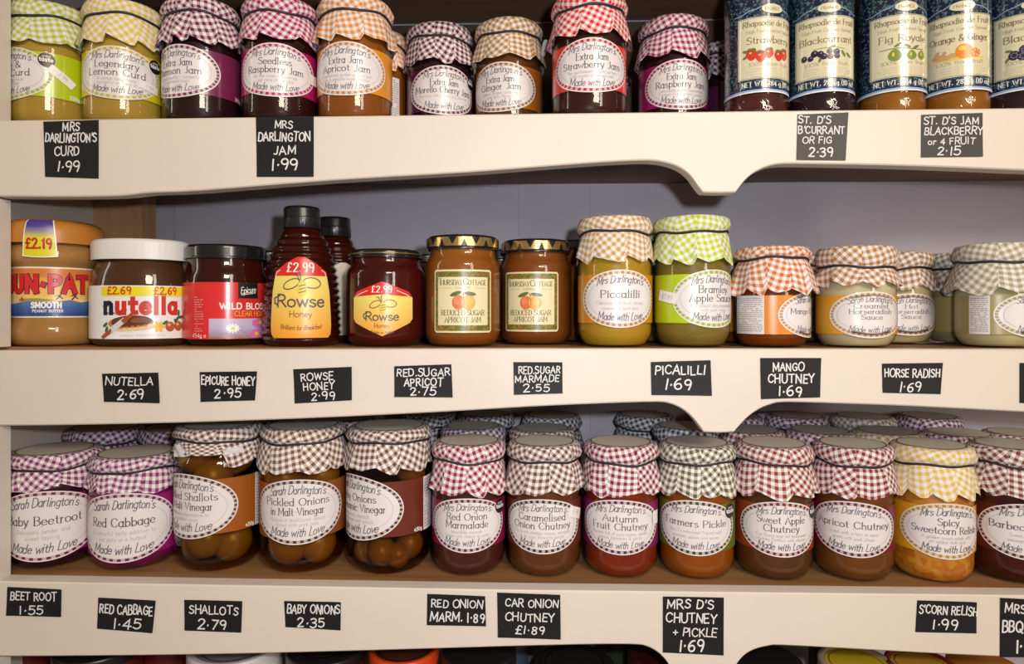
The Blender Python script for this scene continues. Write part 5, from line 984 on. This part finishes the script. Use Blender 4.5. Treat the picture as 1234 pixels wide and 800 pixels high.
# ------------------------------------------------------------------ bottom shelf: only the tops show
def tub(px, Y, R, H, label, name, cat, bodym, lidm, ringm=None, lidh=.012, tex=None, inset=True):
    t = thing(name, label, cat, (PX(px, Y), Y, Z4 + .0001))
    lathe(rounded([(.0005, .0005, 0), (R * .9, 0, .004), (R * .96, .01, .006), (R * .96, H - lidh - .004, .004), (R * .9, H - lidh + .003, .002), (.0005, H - lidh + .003, 0)], 4), 48).build('container_body', bodym, t)
    l = lathe(rounded([(R * .95, H - lidh, 0), (R, H - lidh, .0006), (R, H - .002, .002), (R * .97, H, .001)] + ([(R * .86, H, .001), (R * .83, H - .003, .001), (.0004, H - .003, 0)] if inset else [(.0004, H + .001, 0)]), 3), 60).build('lid', lidm, t)
    if ringm:
        d = MB(); zt = H + (.0015 if not inset else -.0024); f = lambda u, v, off: (u, -v, zt + off)
        patch_ring(d, f, 0, R * .82, 0); patch_ring(d, f, R * .70, R * .725, 1)
        for o_ in range(len(d.v)): pass
        if tex: ribbon(d, letters(tex[0], 'script', R * .22, 0, R * .34, width=R * .95), lambda u, v, off: (u, v, zt + .0006 + off), 0, 1)
        lo = d.build('lid_disc', [ringm[0], ringm[1]], l)
        for i, p in enumerate(lo.data.polygons): pass
        for vtx in lo.data.vertices:
            pass
    return t
BLKP = mat('black_plastic', (.012, .011, .012), .35); WHT = mat('white_tub_plastic', (.62, .61, .66), .4); GRYD = mat('greyviolet_card', (.20, .18, .24), .5); REDL = mat('orange_red_plastic', (.62, .06, .012), .35); DKR = mat('dark_red_sauce', (.10, .012, .008), .3)
tub(120, .085, .0440, .1270, 'dark lid in the shadow under the red cabbage tag', 'sauce_jar', 'sauce jar', DKR, BLKP, None, inset=False)
tub(205, .150, .0400, .1270, 'dark lid behind the white-rimmed tub on the bottom shelf', 'sauce_jar', 'sauce jar', DKR, mat('plum_black_lid', (.03, .012, .03), .4), None, inset=False)
tub(30, .12, .0400, .1270, 'dark lid at the side panel below the beetroot tag', 'sauce_jar', 'sauce jar', DKR, MATS['plum_black_lid'], None, inset=False)
tub(285, .085, .0490, .1300, 'white-rimmed tub lid showing under the lowest board', 'storage_tub', 'tub', WHT, WHT, (GRYD, WHT), inset=True)
tub(394, .085, .0420, .1290, 'black lid with a pale ring printed on it, below the baby onions tag', 'sauce_jar', 'sauce jar', DKR, BLKP, (BLKP, mat('faded_grey_print', (.30, .29, .30), .5)), tex=('Relish', 1), inset=False)
tub(487, .080, .0370, .1320, 'jar with orange-red lid showing under the lowest board', 'sauce_jar', 'sauce jar', REDL, REDL, (mat('dark_brown_disc', (.07, .02, .012), .4), mat('dark_brown_disc', (.07, .02, .012), .4)), inset=True)
tub(577, .085, .0400, .1280, 'plain black lid below the red onion tag', 'sauce_jar', 'sauce jar', DKR, BLKP, None, inset=False)
tub(692, .070, .0420, .1230, 'black lid with a pale shield outline below the wide gap of the lowest board', 'sauce_jar', 'sauce jar', DKR, BLKP, (BLKP, mat('faded_grey_print', (.3, .29, .3), .5)), inset=False)
tub(800, .090, .0380, .1260, 'dark red lid behind the scalloped tip of the lowest board', 'sauce_jar', 'sauce jar', DKR, mat('dark_red_lid', (.06, .008, .008), .4), None, inset=False)
tub(920, .090, .0400, .1200, 'dark lid in the shadow under the lowest board', 'sauce_jar', 'sauce jar', DKR, BLKP, None, inset=False)
tub(1033, .085, .0380, .1230, 'jar with yellow lid centre and pale rim below the lowest board', 'sauce_jar', 'sauce jar', mat('pale_brown_jar', (.25, .16, .10), .3), mat('pale_cream_lid', (.42, .34, .26), .4), (mat('yellow_disc', (.62, .48, .02), .4), mat('yellow_disc', (.62, .48, .02), .4)), inset=True)
tub(1110, .085, .0340, .1230, 'jar with red and yellow lid near the right end of the bottom shelf', 'sauce_jar', 'sauce jar', DKR, mat('deep_red_lid', (.30, .03, .012), .4), (mat('golden_disc', (.60, .34, .03), .4), mat('golden_disc', (.60, .34, .03), .4)), inset=True)
tub(1186, .085, .0340, .1220, 'jar with amber lid at the right end of the bottom shelf', 'sauce_jar', 'sauce jar', DKR, mat('amber_lid', (.45, .16, .02), .4), None, inset=False)
def packet(px, Y, w, d, h, mats, label):
    t = thing('food_packet', label, 'packet', (PX(px, Y), Y, Z4 + .0001), 'packets at the back of the bottom shelf'); m = MB(); n = 10; rows = []
    for i in range(n + 1):
        z = h * i / n; k = 1 - .75 * max(0, (i / n - .72) / .28) ** 1.5 if i / n > .72 else 1.0; rows.append([(w / 2 * c * (1 if abs(c) < 2 else 1), d / 2 * s_ * k, z) for c, s_ in ((-1, -.6), (-.6, -1), (0, -1.08), (.6, -1), (1, -.6), (1, .6), (.6, 1), (0, 1.08), (-.6, 1), (-1, .6))])
    m.grid(rows, 0, True); m.face(tuple(range(len(rows[0]) * n, len(rows[0]) * (n + 1))), 0); b = m.build('pouch', mats[0], t)
    m = MB(); m.box((-w / 2, -.0015, h), (w / 2, .0015, h + .010)); m.build('sealed_top', mats[1], t, False)
YP = mat('yellow_packet', (.40, .30, .03), .4); GP = mat('dark_green_packet', (.03, .055, .02), .4); BP = mat('dull_blue_packet', (.10, .14, .22), .4); BK2 = mat('brown_packet', (.10, .05, .03), .4)
packet(684, .190, .062, .040, .160, (YP, YP), 'yellow packet behind the shield-lid jar on the bottom shelf'); packet(745, .190, .052, .040, .155, (GP, GP), 'dark green packet on the bottom shelf beside the yellow one'); packet(617, .190, .040, .036, .155, (BP, BP), 'dull blue packet behind the black lids on the bottom shelf'); packet(1010, .190, .060, .04, .150, (BK2, BK2), 'brown packet behind the yellow-centred lid on the bottom shelf')
